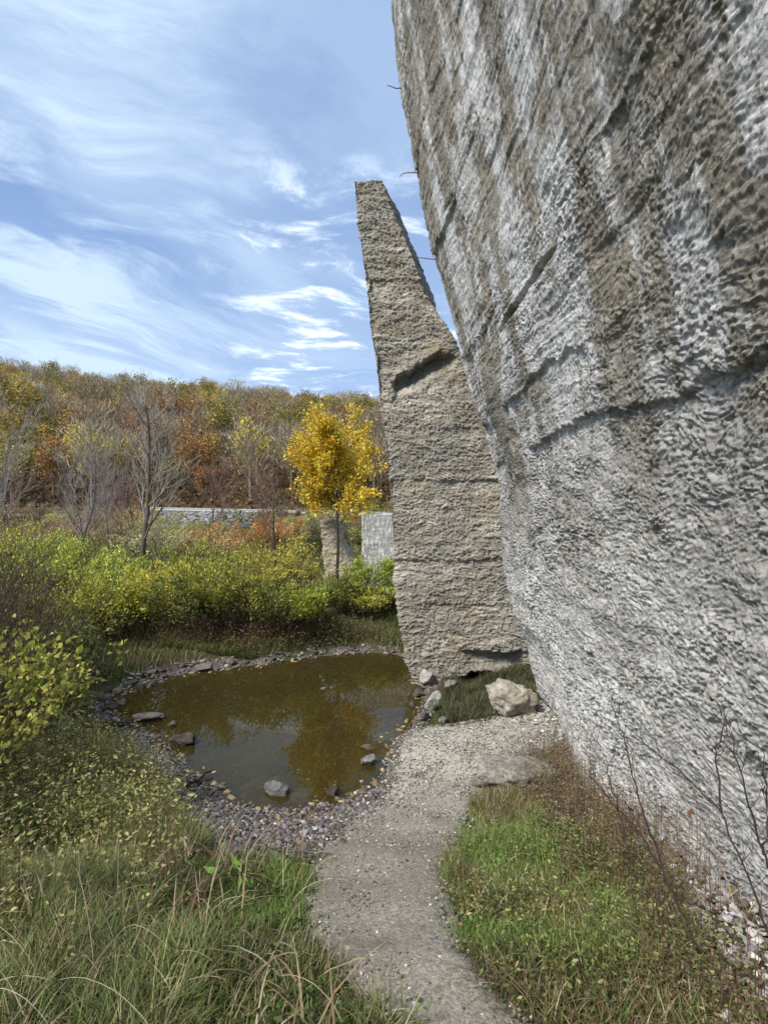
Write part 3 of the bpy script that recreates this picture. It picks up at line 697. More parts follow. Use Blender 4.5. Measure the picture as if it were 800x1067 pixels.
# dead branch in the pond, log on left shore
def stick(name, pxs, rad, label, cat, col, ztop=.05):
    mb = MB(); pts = []
    for (a, b) in pxs:
        g = np.array([(a - CX) * (CAMZ - ztop) / (b - CY), F * (CAMZ - ztop) / (b - CY)]); pts.append([g[0], g[1], max(h1(*g), 0) + ztop * .8])
    pts = np.array(pts); q = np.linspace(0, len(pts) - 1, 14); P2 = np.stack([np.interp(q, range(len(pts)), pts[:, i]) for i in range(3)], 1)
    P2 += .012 * np.random.RandomState(4).normal(size=P2.shape)
    tube(mb, P2, np.linspace(rad, rad * .4, 14), 7, col)
    return tag(mb.build(name, M_BARK), label, cat)
stick('dead_branch', [(193, 822), (205, 812), (221, 801)], .022, 'short dark dead branch poking out of the pond by the gravel', 'branch', (.06, .045, .035), .05)
stick('driftwood_log', [(110, 764), (127, 757), (139, 752)], .04, 'dark wet log lying at the left shore beside the pale flat stone', 'log', (.07, .06, .05), .05)

# ------------------------------------------------------------------ scattered chips and fallen leaves
def scatter_rocks(name, X, Y, size, cols, label, cat, seed, lift=.3, n=1, dz=0.0):
    rng = np.random.RandomState(seed); N = len(X); v0, f0 = ICO[n]
    protos = [rock_verts(n, seed * 31 + i, (1, 1, 1), 6, .1)[0] for i in range(6)]
    V = np.stack([protos[i] for i in rng.randint(0, 6, N)])
    sc = size[:, None] * np.stack([rng.uniform(.7, 1.3, N), rng.uniform(.6, 1.1, N), rng.uniform(.35, .7, N)], 1)
    V = V * sc[:, None]; a = rng.uniform(0, 6.28, N); ca, sa = np.cos(a)[:, None], np.sin(a)[:, None]
    V = np.stack([V[..., 0] * ca - V[..., 1] * sa, V[..., 0] * sa + V[..., 1] * ca, V[..., 2] + V[..., 0] * rng.normal(size=(N, 1)) * .25], -1)
    Z = H(X, Y) + size * lift * .5 + dz
    V = V + np.stack([X, Y, Z], 1)[:, None]
    Fc = (f0[None] + (np.arange(N) * len(v0))[:, None, None]).reshape(-1, 3)
    mb = MB(); mb.add(V.reshape(-1, 3), Fc, np.repeat(cols, len(v0), 0))
    return tag(mb.build(name, M_PEBBLE, smooth=False), label, cat, kind='stuff')

rng = np.random.RandomState(11)
def sample(n, x0, x1, y0, y1, cond, bias=0.0):
    X = rng.uniform(x0, x1, n); Y = y0 + (y1 - y0) * rng.uniform(0, 1, n) ** (1 + bias); k_ = cond(X, Y); return X[k_], Y[k_]
GREYS = [(.13, .118, .10), (.21, .195, .17), (.32, .30, .26), (.48, .46, .41), (.09, .08, .07)]
X, Y = sample(170000, -1, 3.4, .9, 7.6, lambda x, y: (sdist(PATH, x, y) < .03) & (rng.uniform(0, 1, len(x)) < .55 + .45 * sstep(3.0, 5.5, y)))
scatter_rocks('path_gravel_chips', X, Y, (.0026 + .0085 * rng.uniform(0, 1, len(X)) ** 3) * (1 + .9 * sstep(2.5, 6, Y)), pal(rng, len(X), GREYS, [3.0, 3.4, 2.4, .9, 1.8]), 'pale loose gravel chips strewn over the path', 'gravel', 3, .2, dz=.012)
X, Y = sample(60000, -4.6, 1.0, 3.2, 8, lambda x, y: ((sdist(SHORE, x, y) < .03) | (np.abs(sdist(POND, x, y) - .05) < .10 + .10 * pn(x * 2, y * 2, 5.))) & (sdist(POND, x, y) > -.12) & (sdist(PATH, x, y) > -.15))
scatter_rocks('shore_gravel', X, Y, .007 + .022 * rng.uniform(0, 1, len(X)) ** 3, pal(rng, len(X), [(.10, .092, .095), (.17, .155, .155), (.27, .25, .24), (.45, .43, .40), (.12, .085, .06)], [4, 4, 2, .5, 1.5]), 'dark purplish gravel along the near shore of the pond', 'gravel', 5, .8)
X, Y = sample(12000, -5, 1.4, 8.2, 11.4, lambda x, y: (np.abs(sdist(POND, x, y) - .12) < .20) & (pn(x * 1.6, y * 1.6, 31.) + .3 * rng.normal(size=len(x)) < .05 + .3 * (x < -2.5)))
scatter_rocks('far_shore_gravel', X, Y, .010 + .05 * rng.uniform(0, 1, len(X)) ** 2.5, pal(rng, len(X), [(.12, .105, .095), (.2, .18, .16), (.3, .28, .26)], [4, 3, 1]), 'brown stones and mud chips along the far shore', 'gravel', 6, .6)
# white chips at wall foot
def wallx(y, z): return np.interp(z, wz, wxp) - flat_shift(np.asarray(y, float), z)
X, Y = sample(26000, .9, 2.9, 1.1, 6.8, lambda x, y: (x - wallx(y, H(x, y)) > -.60) & (x - wallx(y, H(x, y)) < .08) & (rng.uniform(0, 1, len(x)) < sstep(-.60, -.25, x - wallx(y, H(x, y)) + .25 * pn(x * 2, y * 2, 4))))
scatter_rocks('wall_foot_rubble', X, Y, .007 + .026 * rng.uniform(0, 1, len(X)) ** 2.5, pal(rng, len(X), [(.28, .27, .26), (.42, .41, .40), (.58, .57, .56), (.14, .12, .10)], [3, 3, 1.6, 2]), 'white broken concrete chips heaped at the foot of the wall', 'rubble', 8, 1.2)
# fallen leaves on shore, water's edge, path verge
X, Y = sample(22000, -6, 2.2, 1, 11, lambda x, y: (sdist(PATH, x, y) > -.05) & (sdist(POND, x, y) > -.0) & (rng.uniform(0, 1, len(x)) < .45))
pos = np.stack([X, Y, H(X, Y) + .012 + .01 * rng.uniform(0, 1, len(X))], 1); mb = MB()
d_ = rand_dirs(rng, len(X)); d_[:, 2] *= .2
leaves(mb, pos, .035, pal(rng, len(X), [(.20, .12, .05), (.12, .07, .035), (.33, .24, .07), (.28, .20, .12), (.09, .06, .04)], [3, 3, 1, 2, 2]), rng, .6, d_, 0, .2, .8)
tag(mb.build('fallen_leaves', M_LEAF), 'brown and tan fallen leaves littering the banks', 'leaves', kind='stuff')
X, Y = sample(420, -4.5, .9, 4.8, 9.5, lambda x, y: sdist(POND, x, y) < -.03)
mb = MB(); pos = np.stack([X, Y, np.full(len(X), .004)], 1); d_ = rand_dirs(rng, len(X)); d_[:, 2] = 0.0
ang = rng.uniform(0, 6.28, len(X)); L_ = rng.uniform(.012, .035, len(X))[:, None]
dv = np.stack([np.cos(ang), np.sin(ang), 0 * ang], 1); sv = np.stack([-np.sin(ang), np.cos(ang), 0 * ang], 1)
mb.add(np.stack([pos, pos + dv * L_ * .5 + sv * L_ * .3, pos + dv * L_, pos + dv * L_ * .5 - sv * L_ * .3], 1).reshape(-1, 3), np.arange(len(X) * 4).reshape(-1, 4), np.repeat(pal(rng, len(X), [(.35, .25, .08), (.2, .12, .05)], [1, 2]), 4, 0))
tag(mb.build('floating_leaves', M_LEAF), 'small yellow and brown leaves floating on the pond', 'leaves', kind='stuff')
# sunken stones and leaves on the pond bed
X, Y = sample(9000, -5, 1, 4.6, 9.8, lambda x, y: sdist(POND, x, y) < -.02)
scatter_rocks('pond_bed_stones', X, Y, .012 + .05 * rng.uniform(0, 1, len(X)) ** 4, pal(rng, len(X), [(.25, .18, .09), (.35, .27, .14), (.14, .10, .06)], [3, 2, 3]), 'brown stones lying on the pond bed under water', 'stones', 9, .2)

# ------------------------------------------------------------------ grass and weeds
GREEN = [(.115, .16, .04), (.165, .21, .06), (.23, .26, .09), (.095, .125, .045)]
DRY = [(.42, .36, .21), (.30, .23, .13), (.52, .46, .30), (.18, .13, .08)]
def inwall(x, y): return x > wallx(y, H(x, y)) - .02
def grass(name, n, box, cond, hgt, wd, cols, wts, label, lean=.5, curl=1.0, seed=1, bias=0.0, seg=4, mat=M_GRASS):
    global rng
    rng = np.random.RandomState(seed)
    X, Y = sample(n, *box, cond, bias)
    hm = (.70 + .75 * fbm(X * 1.8, Y * 1.8, seed, 3)).clip(.28, 1.6)
    Hh = rng.uniform(hgt[0], hgt[1], len(X)) * hm
    tone = fbm(X * 1.9, Y * 1.9, seed + 20., 3)
    c = pal(rng, len(X), cols, wts) * (1 + .3 * tone)[:, None]
    mb = MB(); blades(mb, X, Y, H(X, Y) - .005, Hh, rng.uniform(wd[0], wd[1], len(X)), c, rng, lean, curl, seg)
    return tag(mb.build(name, mat), label, 'grass', kind='stuff')
offp = lambda x, y: (sdist(PATH, x, y) + .12 * pn(x * 4, y * 4, 9.9) + .05 * rng.normal(size=np.shape(x)) > .03) & ((sdist(SHORE, x, y) > -.0) | (x > .1)) & (sdist(POND, x, y) > .15) & ~inwall(x, y)
leftside = lambda x, y: (x < .35) & offp(x, y)
grass('long_grass', 150000, (-3.6, .15, .9, 3.4), lambda x, y: leftside(x, y) & (x > -y * .95 - .8) & ((y < 2.0) | (sdist(PATH, x, y) + .25 * pn(x * 2, y * 2, 3.) > .75)), (.07, .26), (.0025, .0055), GREEN + DRY, [4, 4, 2.4, 2.6, 1.3, 1.4, .6, 1.2], 'long mixed green and straw grass on the near left bank', .7, 1.5, 21, .0)
grass('bank_grass', 110000, (-6.5, .3, 3.0, 6.2), lambda x, y: leftside(x, y) & (sdist(PATH, x, y) + .25 * pn(x * 2, y * 2, 3.) > .75), (.06, .24), (.003, .007), GREEN + DRY, [3.2, 2.6, 1.4, 2.4, 1.6, 2.4, .6, 2.6], 'shaggy brown and green grass covering the left bank of the pond', .7, 1.4, 22)
grass('lawn_tuft_grass', 60000, (-1.4, .2, 2.2, 4.2), lambda x, y: leftside(x, y) & (sdist(PATH, x, y) < 1.1), (.03, .10), (.002, .004), [(.18, .26, .06), (.24, .31, .08), (.13, .19, .05)], [1, 1, 1], 'short bright green grass between dark gravel and path', .7, 1.2, 23)
rightg = lambda x, y: (x > .15) & offp(x, y) & (x < wallx(y, H(x, y)) - .10 - .22 * sstep(3.6, 2.0, y) + .12 * pn(x * 3, y * 3, 5.))
grass('verge_grass', 90000, (.2, 1.7, 2.0, 6.0), lambda x, y: rightg(x, y) & (x < 1.12 + .22 * pn(x * 3, y * 2, 1)), (.04, .13), (.002, .0045), [(.15, .27, .05), (.20, .33, .06), (.25, .36, .09), (.36, .34, .16)], [3, 3, 2, .5], 'fresh bright green grass verge on the wall side of the path', .6, 1.2, 24)
grass('mixed_verge_grass', 110000, (.2, 2.4, .9, 6.2), rightg, (.05, .17), (.002, .005), GREEN + DRY + [(.16, .075, .045)], [2, 2, 1, 2, 2, 3, .7, 3, 2.5], 'brown and green tangled grass between the verge and the wall', .8, 1.5, 25)
grass('pillar_foot_grass', 18000, (.7, 2.6, 6.4, 9.0), lambda x, y: (sdist(PATH, x, y) > .03) & (sdist(POND, x, y) > .3) & (x > .72), (.10, .24), (.005, .009), [(.07, .09, .035), (.10, .12, .04), (.16, .14, .07), (.05, .065, .03)] + [(.18, .13, .08)], [3, 2, 1, 3, 2], 'green grass in the gap under the pillar, coloured dark for the shade there', .6, 1.2, 26)  # blade colours darkened to stand for the shade of pillar and wall
grass('far_bank_grass', 60000, (-7, 1.6, 9.6, 15), lambda x, y: sdist(POND, x, y) + .18 * pn(x * 2, y * 2, 7.) > .16, (.06, .22), (.008, .014), [(.12, .15, .04), (.17, .19, .06), (.09, .10, .04), (.26, .22, .11)], [3, 3, 2, 1], 'low green grass along the far edge of the pond', .6, 1.2, 27, 1.0, 3)
grass('left_bank_grass', 50000, (-12, -3.2, 4.0, 13), lambda x, y: sdist(POND, x, y) > .25, (.10, .38), (.006, .012), GREEN + DRY, [3, 3, 2, 2, 2, 2, 1, 1], 'rough grass behind the left bank shrubs', .6, 1.3, 28, 0, 3)
grass('field_grass', 90000, (-34, 6, 13, 47), lambda x, y: x > -y * .85 - 2, (.15, .55), (.03, .06), [(.20, .21, .05), (.28, .26, .07), (.15, .17, .05), (.30, .23, .10)], [3, 2, 3, 1.5], 'yellow green meadow grass between the pond and the road', .5, 1.0, 29, .3, 2)

grass('dead_grass', 4500, (-4.6, .1, 1.1, 5.0), leftside, (.14, .42), (.004, .010), [(.40, .33, .2), (.28, .2, .12), (.5, .44, .3), (.17, .11, .07)], [3, 3, 2, 2], 'curled dead straw leaves tangled through the left bank', .9, 2.4, 51)
grass('dead_verge_grass', 6000, (.5, 2.4, 1.0, 5.6), lambda x, y: (x > .6) & offp(x, y), (.08, .26), (.002, .005), [(.40, .33, .2), (.28, .18, .11), (.5, .44, .3), (.22, .12, .08)], [3, 3, 2, 3], 'dry broken stalks tangled on the verge by the wall', 1.0, 2.0, 52)
grass('dead_brush', 5000, (-4.6, -.3, 1.6, 4.6), lambda x, y: leftside(x, y) & (pn(x * 1.5, y * 1.5, 41.) > .18), (.18, .50), (.004, .009), [(.20, .14, .09), (.13, .09, .06), (.32, .25, .17)], [3, 3, 2], 'dark withered stalk clumps standing in the left bank', .8, 1.3, 53)
# broad-leaved weeds
def weeds(name, n, box, cond, hgt, lsize, per, cols, wts, stemc, label, seed, cat='weeds', aspect=.45, droop=.15, spread=.05):
    global rng
    rng = np.random.RandomState(seed); X, Y = sample(n, *box, cond)
    if not len(X): return
    mb = MB(); N = len(X); Z = H(X, Y); hh = rng.uniform(hgt[0], hgt[1], N) * (1 + .4 * fbm(X * 1.3, Y * 1.3, seed, 2)).clip(.5, 1.5)
    th = rng.uniform(0, 6.28, N); ln = rng.uniform(0, .35, N)
    tx, ty = np.cos(th) * ln, np.sin(th) * ln
    blades(mb, X, Y, Z - .01, hh * 1.03, np.full(N, .0032), pal(rng, N, [tuple(1.6 * q for q in stemc)], [1]), rng, .01, .01, 3)
    # re-lean: stems are near upright; leaves follow the stem
    tt = rng.uniform(.15, 1.0, (N, per)); pos = np.stack([X[:, None] + tx[:, None] * 0 + 0 * tt, Y[:, None] + 0 * tt, Z[:, None] + hh[:, None] * tt], -1).reshape(-1, 3)
    pos = pos + rng.normal(size=pos.shape) * np.array([spread, spread, .01])
    c = np.repeat(pal(rng, N, cols, wts, .1), per, 0) * (1 + .2 * rng.normal(size=(N * per, 1))); c = np.clip(c, .005, .8)
    dirs = rand_dirs(rng, N * per); dirs[:, 2] = dirs[:, 2] * .4 + .1
    leaves(mb, pos, lsize, c, rng, aspect, dirs, droop, .2, .5)
    return tag(mb.build(name, M_LEAF), label, cat, kind='stuff')
weeds('bank_weeds', 3000, (-3.8, -.9, 1.8, 5.2), lambda x, y: leftside(x, y) & (pn(x * .9, y * .9, 61.) + .35 * pn(x * 4, y * 4, 3.) > -.12 + .5 * sstep(2.6, 1.6, y)), (.12, .62), .028, 19, [(.31, .34, .11), (.22, .26, .09), (.44, .40, .17), (.30, .23, .13), (.56, .52, .22)], [3, 3, 2, 2, 1.5], (.09, .07, .04), 'leggy weeds with yellowing leaves covering the left bank', 31)
weeds('low_green_weeds', 1300, (-3, .1, 1.0, 4.0), leftside, (.03, .10), .032, 7, [(.07, .12, .03), (.11, .16, .045)], [1, 1], (.06, .08, .03), 'low leafy green weeds in the near left grass', 32)
weeds('brown_weeds', 5600, (.75, 2.5, 1.3, 5.9), lambda x, y: rightg(x, y) & (x > 1.0 + .25 * pn(x, y * 2, 4)), (.08, .27), .016, 16, [(.22, .14, .10), (.28, .20, .14), (.18, .14, .09), (.36, .30, .16), (.20, .24, .09)], [2.5, 3, 2, 3.5, 4], (.09, .045, .035), 'reddish brown withered weeds between verge and wall', 33)
weeds('dry_wall_weeds', 1500, (1.1, 2.6, 2.2, 6.0), lambda x, y: offp(x, y) & (x > wallx(y, H(x, y)) - .62) & (x < wallx(y, H(x, y)) - .06), (.16, .46), .015, 18, [(.28, .19, .13), (.20, .13, .09), (.38, .31, .19), (.22, .22, .10)], [3, 3, 2, 1], (.13, .085, .065), 'wispy dry brown weeds along the foot of the wall', 38, spread=.035)
weeds('wall_foot_weeds', 3600, (.35, 2.0, .9, 3.4), lambda x, y: rightg(x, y) & (pn(x * 1.6, y * 1.6, 71.) + .4 * pn(x * 6, y * 6, 3.) > -.15), (.04, .17), .021, 12, [(.19, .24, .07), (.27, .29, .11), (.14, .17, .07), (.40, .36, .16)], [3, 3, 2, 1], (.08, .09, .03), 'low green leafy weeds at the near end of the wall', 34)
weeds('far_bank_brush', 1500, (-5.2, .6, 9.7, 11.2), lambda x, y: (sdist(POND, x, y) > .22) & (y < 10.9) & (x < -.2 - .9 * sstep(10.6, 10.0, y)), (.15, .55), .05, 10, [(.16, .11, .07), (.22, .15, .09), (.12, .10, .05), (.26, .24, .09)], [3, 3, 2, 1], (.12, .085, .06), 'brown withered brush beneath the willow bushes at the water', 36)
weeds('green_broadleaf_weeds', 90, (-2.6, .1, 1.6, 4.3), lambda x, y: leftside(x, y) & (pn(x * 2.1, y * 2.1, 83.) > .2), (.08, .2), .075, 10, [(.20, .32, .07), (.28, .38, .10), (.34, .38, .12)], [2, 2, 1], (.12, .14, .05), 'clumps of fresh broad green leaves in the left bank', 37)
weeds('goldenrod_weeds', 2600, (-9, -3.4, 3.6, 8.2), lambda x, y: sdist(POND, x, y) > .35, (.3, .75), .07, 14, [(.26, .28, .08), (.38, .35, .10), (.19, .20, .07), (.28, .20, .10)], [3, 3, 2, 2], (.10, .075, .04), 'tall yellowing weeds behind the left bank', 35)

# ------------------------------------------------------------------ trees and shrubs
def growth(rng, p, d, length, r, level, maxl, mb_list, tips, prm):
    n = prm['seg'][min(level, len(prm['seg']) - 1)]
    pts = [np.array(p, float)]; d = np.array(d, float); d /= np.linalg.norm(d)
    dirs = [d.copy()]
    for i in range(n):
        d = d + prm['wob'] * rng.normal(size=3) + np.array([0, 0, prm['up'][min(level, len(prm['up']) - 1)] / n])
        d /= np.linalg.norm(d); pts.append(pts[-1] + d * length / n); dirs.append(d.copy())
    pts = np.array(pts); tap = prm.get('tap', .35) if level else prm.get('tap0', .3)
    rad = r * (1 - (1 - tap) * np.linspace(0, 1, n + 1) ** .9)
    mb = mb_list[0] if level == 0 else mb_list[1]
    tube(mb, pts, rad, prm['k'][min(level, len(prm['k']) - 1)], prm['col'][min(level, len(prm['col']) - 1)])
    if level >= maxl - 1:
        for q in range(1, n + 1): tips.append((pts[q], dirs[q], length / n))
    if level < maxl:
        nc = prm['n'][level]; lo = prm['lo'][min(level, len(prm['lo']) - 1)]
        for i in range(nc):
            t_ = lo + (1 - lo) * (i + rng.uniform(0, 1)) / nc
            q = t_ * n; j = min(int(q), n - 1); pp = pts[j] + (pts[j + 1] - pts[j]) * (q - j)
            dd = dirs[j]; az = rng.uniform(0, 6.283); ref = np.array([0, 0, 1.0]) if abs(dd[2]) < .9 else np.array([1.0, 0, 0])
            a = np.cross(dd, ref); a /= np.linalg.norm(a); b = np.cross(dd, a)
            ang = prm['ang'][min(level, len(prm['ang']) - 1)] * rng.uniform(.7, 1.25)
            nd = dd * math.cos(ang) + (a * math.cos(az) + b * math.sin(az)) * math.sin(ang)
            ll = length * prm['len'][min(level, len(prm['len']) - 1)] * (1 - prm.get('short', .55) * (t_ - lo) / (1 - lo + 1e-6)) * rng.uniform(.75, 1.2)
            rr_ = max(rad[j] * prm['rr'], prm['rmin'])
            growth(rng, pp, nd, ll, rr_, level + 1, maxl, mb_list, tips, prm)

def tree(name, x, y, label, cat='tree', group=None, seed=0, height=5.0, r=.05, maxl=3, leafn=0, leafsize=.06, leafcols=None, leafw=None, lean=(0, 0, 1), z=None, spread=.05, aspect=.6, filt=None, **kw):
    rng_ = np.random.RandomState(seed)
    prm = dict(seg=[9, 5, 4, 3], wob=.06, up=[.15, .35, .3, .2], k=[9, 5, 4, 3], n=[14, 6, 5], lo=[.35, .25, .2], ang=[.85, .7, .6],
               len=[.42, .5, .5], rr=.5, rmin=.0035, col=[(.10, .085, .07), (.14, .12, .10), (.17, .15, .13), (.19, .165, .145)])
    prm.update(kw)
    e = empty(name, (x, y, (h1(x, y) if z is None else z) - .03), label, cat, group)
    m0, m1 = MB(), MB(); tips = []
    growth(rng_, (0, 0, 0), lean, height, r, 0, maxl, [m0, m1], tips, prm)
    m0.build('trunk', M_BARK, e)
    if leafn == 0: m1.build('crown', M_BARK, e)
    else:
        m1.build('branches', M_BARK, e)
        tp_ = np.array([q[0] for q in tips]); td = np.array([q[1] for q in tips]); tl = np.array([q[2] for q in tips])
        idx = rng_.randint(0, len(tp_), leafn)
        pos = tp_[idx] - td[idx] * (tl[idx] * rng_.uniform(0, 1, leafn))[:, None] + rng_.normal(size=(leafn, 3)) * spread
        if filt is not None:
            kk = filt(pos, rng_); pos = pos[kk]; idx = idx[kk]
        ml = MB(); leaves(ml, pos, leafsize, pal(rng_, len(pos), leafcols, leafw), rng_, aspect, td[idx].copy(), .3)
        ml.build('crown', M_LEAF, e)
    return e

GOLD = [(.84, .56, .05), (.88, .66, .09), (.76, .58, .10), (.56, .52, .10), (.80, .45, .04)]
tree('golden_tree', -1.36, 15.6, 'slender tree with a bright golden yellow crown on the far bank', 'tree', seed=4, height=3.95, r=.05, maxl=3, leafn=17000, leafsize=.085, leafcols=GOLD, leafw=[3, 3, 2, 1.2, 1.5],
     n=[26, 8, 5], lo=[.42, .2, .2], ang=[.85, .7, .6], len=[.36, .5, .5], short=.12, spread=.07, up=[.1, .25, .2, .2], col=[(.045, .038, .03), (.06, .05, .04), (.08, .06, .045), (.09, .07, .05)], aspect=.75)
tree('bare_grey_tree', -6.15, 13.6, 'tall bare grey tree with fine twigs rising from the far bushes', 'tree', seed=8, height=4.9, r=.08, maxl=3, lean=(.06, 0, 1), n=[20, 8, 6], lo=[.30, .2, .15], len=[.33, .55, .5], wob=.06,
     rmin=.004, ang=[.8, .6, .5], up=[.1, .7, .5, .3], col=[(.10, .085, .065), (.24, .21, .185), (.36, .33, .30), (.38, .35, .32)], short=.4)
tree('bare_sapling', -3.3, 16.2, 'thin bare dark sapling left of the golden tree', 'tree', seed=9, height=3.1, r=.045, maxl=3, n=[14, 6, 4], lo=[.3, .2, .2], len=[.35, .5, .5], lean=(.05, 0, 1), up=[.1, .8, .5], col=[(.07, .06, .05), (.12, .10, .09), (.18, .15, .13), (.2, .17, .15)])
BARE = [(-15.6, 21.5, 5.6, 'tall pale bare tree at the far left of the meadow', (.34, .31, .28)), (-11.2, 20.0, 3.6, 'wide bare greyish tree in the left meadow', (.30, .28, .26)), (-9.9, 17.5, 3.3, 'slim bare tree with a dark stem left of the tall bare tree', (.28, .25, .23)),
        (-8.3, 17.8, 2.4, 'small pinkish bare tree beside the tall bare tree', (.30, .20, .18)), (-13.6, 18.5, 3.2, 'spreading pale bare thorn tree in the left meadow', (.36, .34, .31)), (-12.3, 24.0, 4.4, 'high thin bare tree behind the wide bare tree', (.29, .26, .24)),
        (-8.0, 25.0, 4.0, 'reddish thin bare tree behind the tall bare tree, near the road', (.26, .16, .14)), (-17.5, 25.0, 4.5, 'bare tree with rosy twigs at the meadow edge', (.30, .19, .18)), (-5.4, 26.0, 3.6, 'slender rust twigged tree close to the stone slope', (.28, .17, .12))]
for i, (x, y, hh, lb, cc) in enumerate(BARE):
    tree('bare_tree', x, y, lb, 'tree', 'bare trees in the meadow', 40 + i, hh, .05, 3, n=[14, 8, 5], lo=[.15, .15, .15], len=[.5, .55, .5], up=[.1, .6, .4], ang=[.75, .6, .5], short=.4, rmin=.006, wob=.08,
         col=[tuple(.55 * q for q in cc), tuple(.8 * q for q in cc), cc, cc])

def shrub(name, x, y, label, seed, h, w_, nst, nleaf, lsize, lcols, lw, stemc=(.10, .08, .06), group=None, aspect=.4, top=.45, cat='shrub', twigs=5, rad=.006, out=.5):
    """many stems from one root, leaves thickest towards their ends"""
    rng_ = np.random.RandomState(seed); e = empty(name, (x, y, h1(x, y) - .03), label, cat, group); m0 = MB(); tips = []
    tint = np.array([rng_.uniform(.85, 1.2), 1.0, rng_.uniform(.8, 1.2)]) * rng_.uniform(.88, 1.25); lcols = [tuple(np.array(q) * tint) for q in lcols]
    for i in range(nst):
        az = rng_.uniform(0, 6.283); o_ = rng_.uniform(0, out); p0 = np.array([math.cos(az), math.sin(az), 0]) * rng_.uniform(0, w_ * .35)
        d = np.array([math.cos(az) * o_, math.sin(az) * o_, 1.0]); L_ = h * rng_.uniform(.6, 1.08) * (1 + .15 * o_)
        pts = [p0]; dd = d / np.linalg.norm(d)
        for s in range(6):
            dd = dd + .09 * rng_.normal(size=3) + np.array([math.cos(az), math.sin(az), 0]) * .05 * out; dd /= np.linalg.norm(dd); pts.append(pts[-1] + dd * L_ / 6)
        pts = np.array(pts); tube(m0, pts, np.linspace(rad, rad * .35, 7), 4, np.array(stemc) * rng_.uniform(.7, 1.3))
        for s in range(3, 7): tips.append((pts[s], dd))
        for q in range(twigs):
            j = rng_.randint(2, 6); a2 = rng_.uniform(0, 6.283); td = dd * .8 + np.array([math.cos(a2), math.sin(a2), .2]) * .6; td /= np.linalg.norm(td)
            tl = h * rng_.uniform(.12, .3); tw = np.array([pts[j], pts[j] + td * tl * .5, pts[j] + td * tl + np.array([0, 0, .03])])
            tube(m0, tw, [rad * .45, rad * .35, rad * .2], 3, np.array(stemc) * rng_.uniform(.8, 1.4)); tips += [(tw[1], td), (tw[2], td)]
    m0.build('stems', M_BARK, e)
    if nleaf:
        tp_ = np.array([q[0] for q in tips]); td = np.array([q[1] for q in tips])
        pw = np.clip(tp_[:, 2] / h - top * .6, .02, 1) ** .8 * rng_.uniform(0, 1, len(tp_)) ** 2; pw /= pw.sum()
        idx = rng_.choice(len(tp_), nleaf, p=pw); pos = tp_[idx] + rng_.normal(size=(nleaf, 3)) * np.array([.05, .05, .045]) * h
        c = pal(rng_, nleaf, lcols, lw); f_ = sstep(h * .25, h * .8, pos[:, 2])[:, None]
        c2 = pal(rng_, nleaf, [(.09, .075, .035), (.07, .085, .03)], [1, 1]); c = np.where(rng_.uniform(0, 1, (nleaf, 1)) < f_ + .35, c, c2)  # darker leaves low down: shade inside the bush put into their colour
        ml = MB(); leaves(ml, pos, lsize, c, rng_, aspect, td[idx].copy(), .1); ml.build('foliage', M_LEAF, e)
    return e
YG = [(.50, .50, .09), (.36, .41, .07), (.62, .55, .11), (.22, .26, .06)]
YGd = [(.25, .26, .07), (.17, .19, .055), (.36, .33, .09), (.11, .12, .04)]
SH = [(-5.00, 10.55, 1.17, 'leftmost yellow green willow bush on the far bank', YG), (-4.35, 10.85, 1.27, 'second far bank willow bush from the left, bright yellow on top', YG), (-3.60, 10.65, 1.22, 'dense willow bush on the far bank with a dark twiggy base', YGd),
      (-2.95, 11.05, 1.33, 'tallest rounded willow bush at the middle of the far bank', YG), (-2.30, 10.85, 1.0, 'willow bush just left of the golden tree trunk', YGd), (-1.65, 11.15, .80, 'willow bush in front of the golden tree trunk', YG),
      (-0.95, 12.30, .72, 'low willow bush right of the golden tree trunk', YGd), (-0.30, 12.10, .62, 'willow bush in front of the distant grey wall', YG), (0.25, 12.60, .60, 'willow bush tucked beside the pillar edge', YGd),
      (-4.00, 13.00, 1.48, 'bright bush in the second row behind the left willow bushes', YG), (-2.60, 13.30, 1.48, 'yellow topped bush in the second row at the middle', YG), (-5.60, 11.55, 1.33, 'yellow green bush at the foot of the bare grey tree', YG), (-0.30, 14.00, 0.97, 'small lime bush against the distant grey wall', YG)]
for i, (x, y, hh, lb, cl_) in enumerate(SH):
    shrub('willow_bush', x, y - .45, lb, 60 + i, hh, .9, 32, 3300, .08, cl_, [3, 3, 2, 2], (.11, .07, .055), 'willow bushes on the far bank', .35, twigs=5, out=.65, rad=.008)
LB = [(-6.9, 11.2, 1.6, 'yellow leafy bush left of the bare grey tree', YG, 2600), (-7.9, 12.6, 1.5, 'lemon yellow bush behind the left bank twigs', YG, 2400), (-9.3, 13.2, 1.7, 'large yellow green bush at the far left', YG, 2600),
      (-5.4, 9.2, 1.25, 'lime leaved bush at the left end of the pond', YG, 2600), (-6.3, 8.6, 1.35, 'olive bush behind the lime leaved bush', YGd, 2200), (-11.0, 12.5, 1.8, 'tall olive bush at the picture edge beyond the twigs', YGd, 2200), (-4.9, 8.1, .8, 'low green bush above the dark bank stones', YGd, 1500)]
for i, (x, y, hh, lb, cl_, nl) in enumerate(LB):
    shrub('leafy_bush', x, y, lb, 90 + i, hh, 1.1, 30, nl, .07, cl_, [3, 3, 2, 2], (.12, .09, .07), 'leafy bushes beyond the left bank', .4, twigs=5, out=.6, rad=.008)
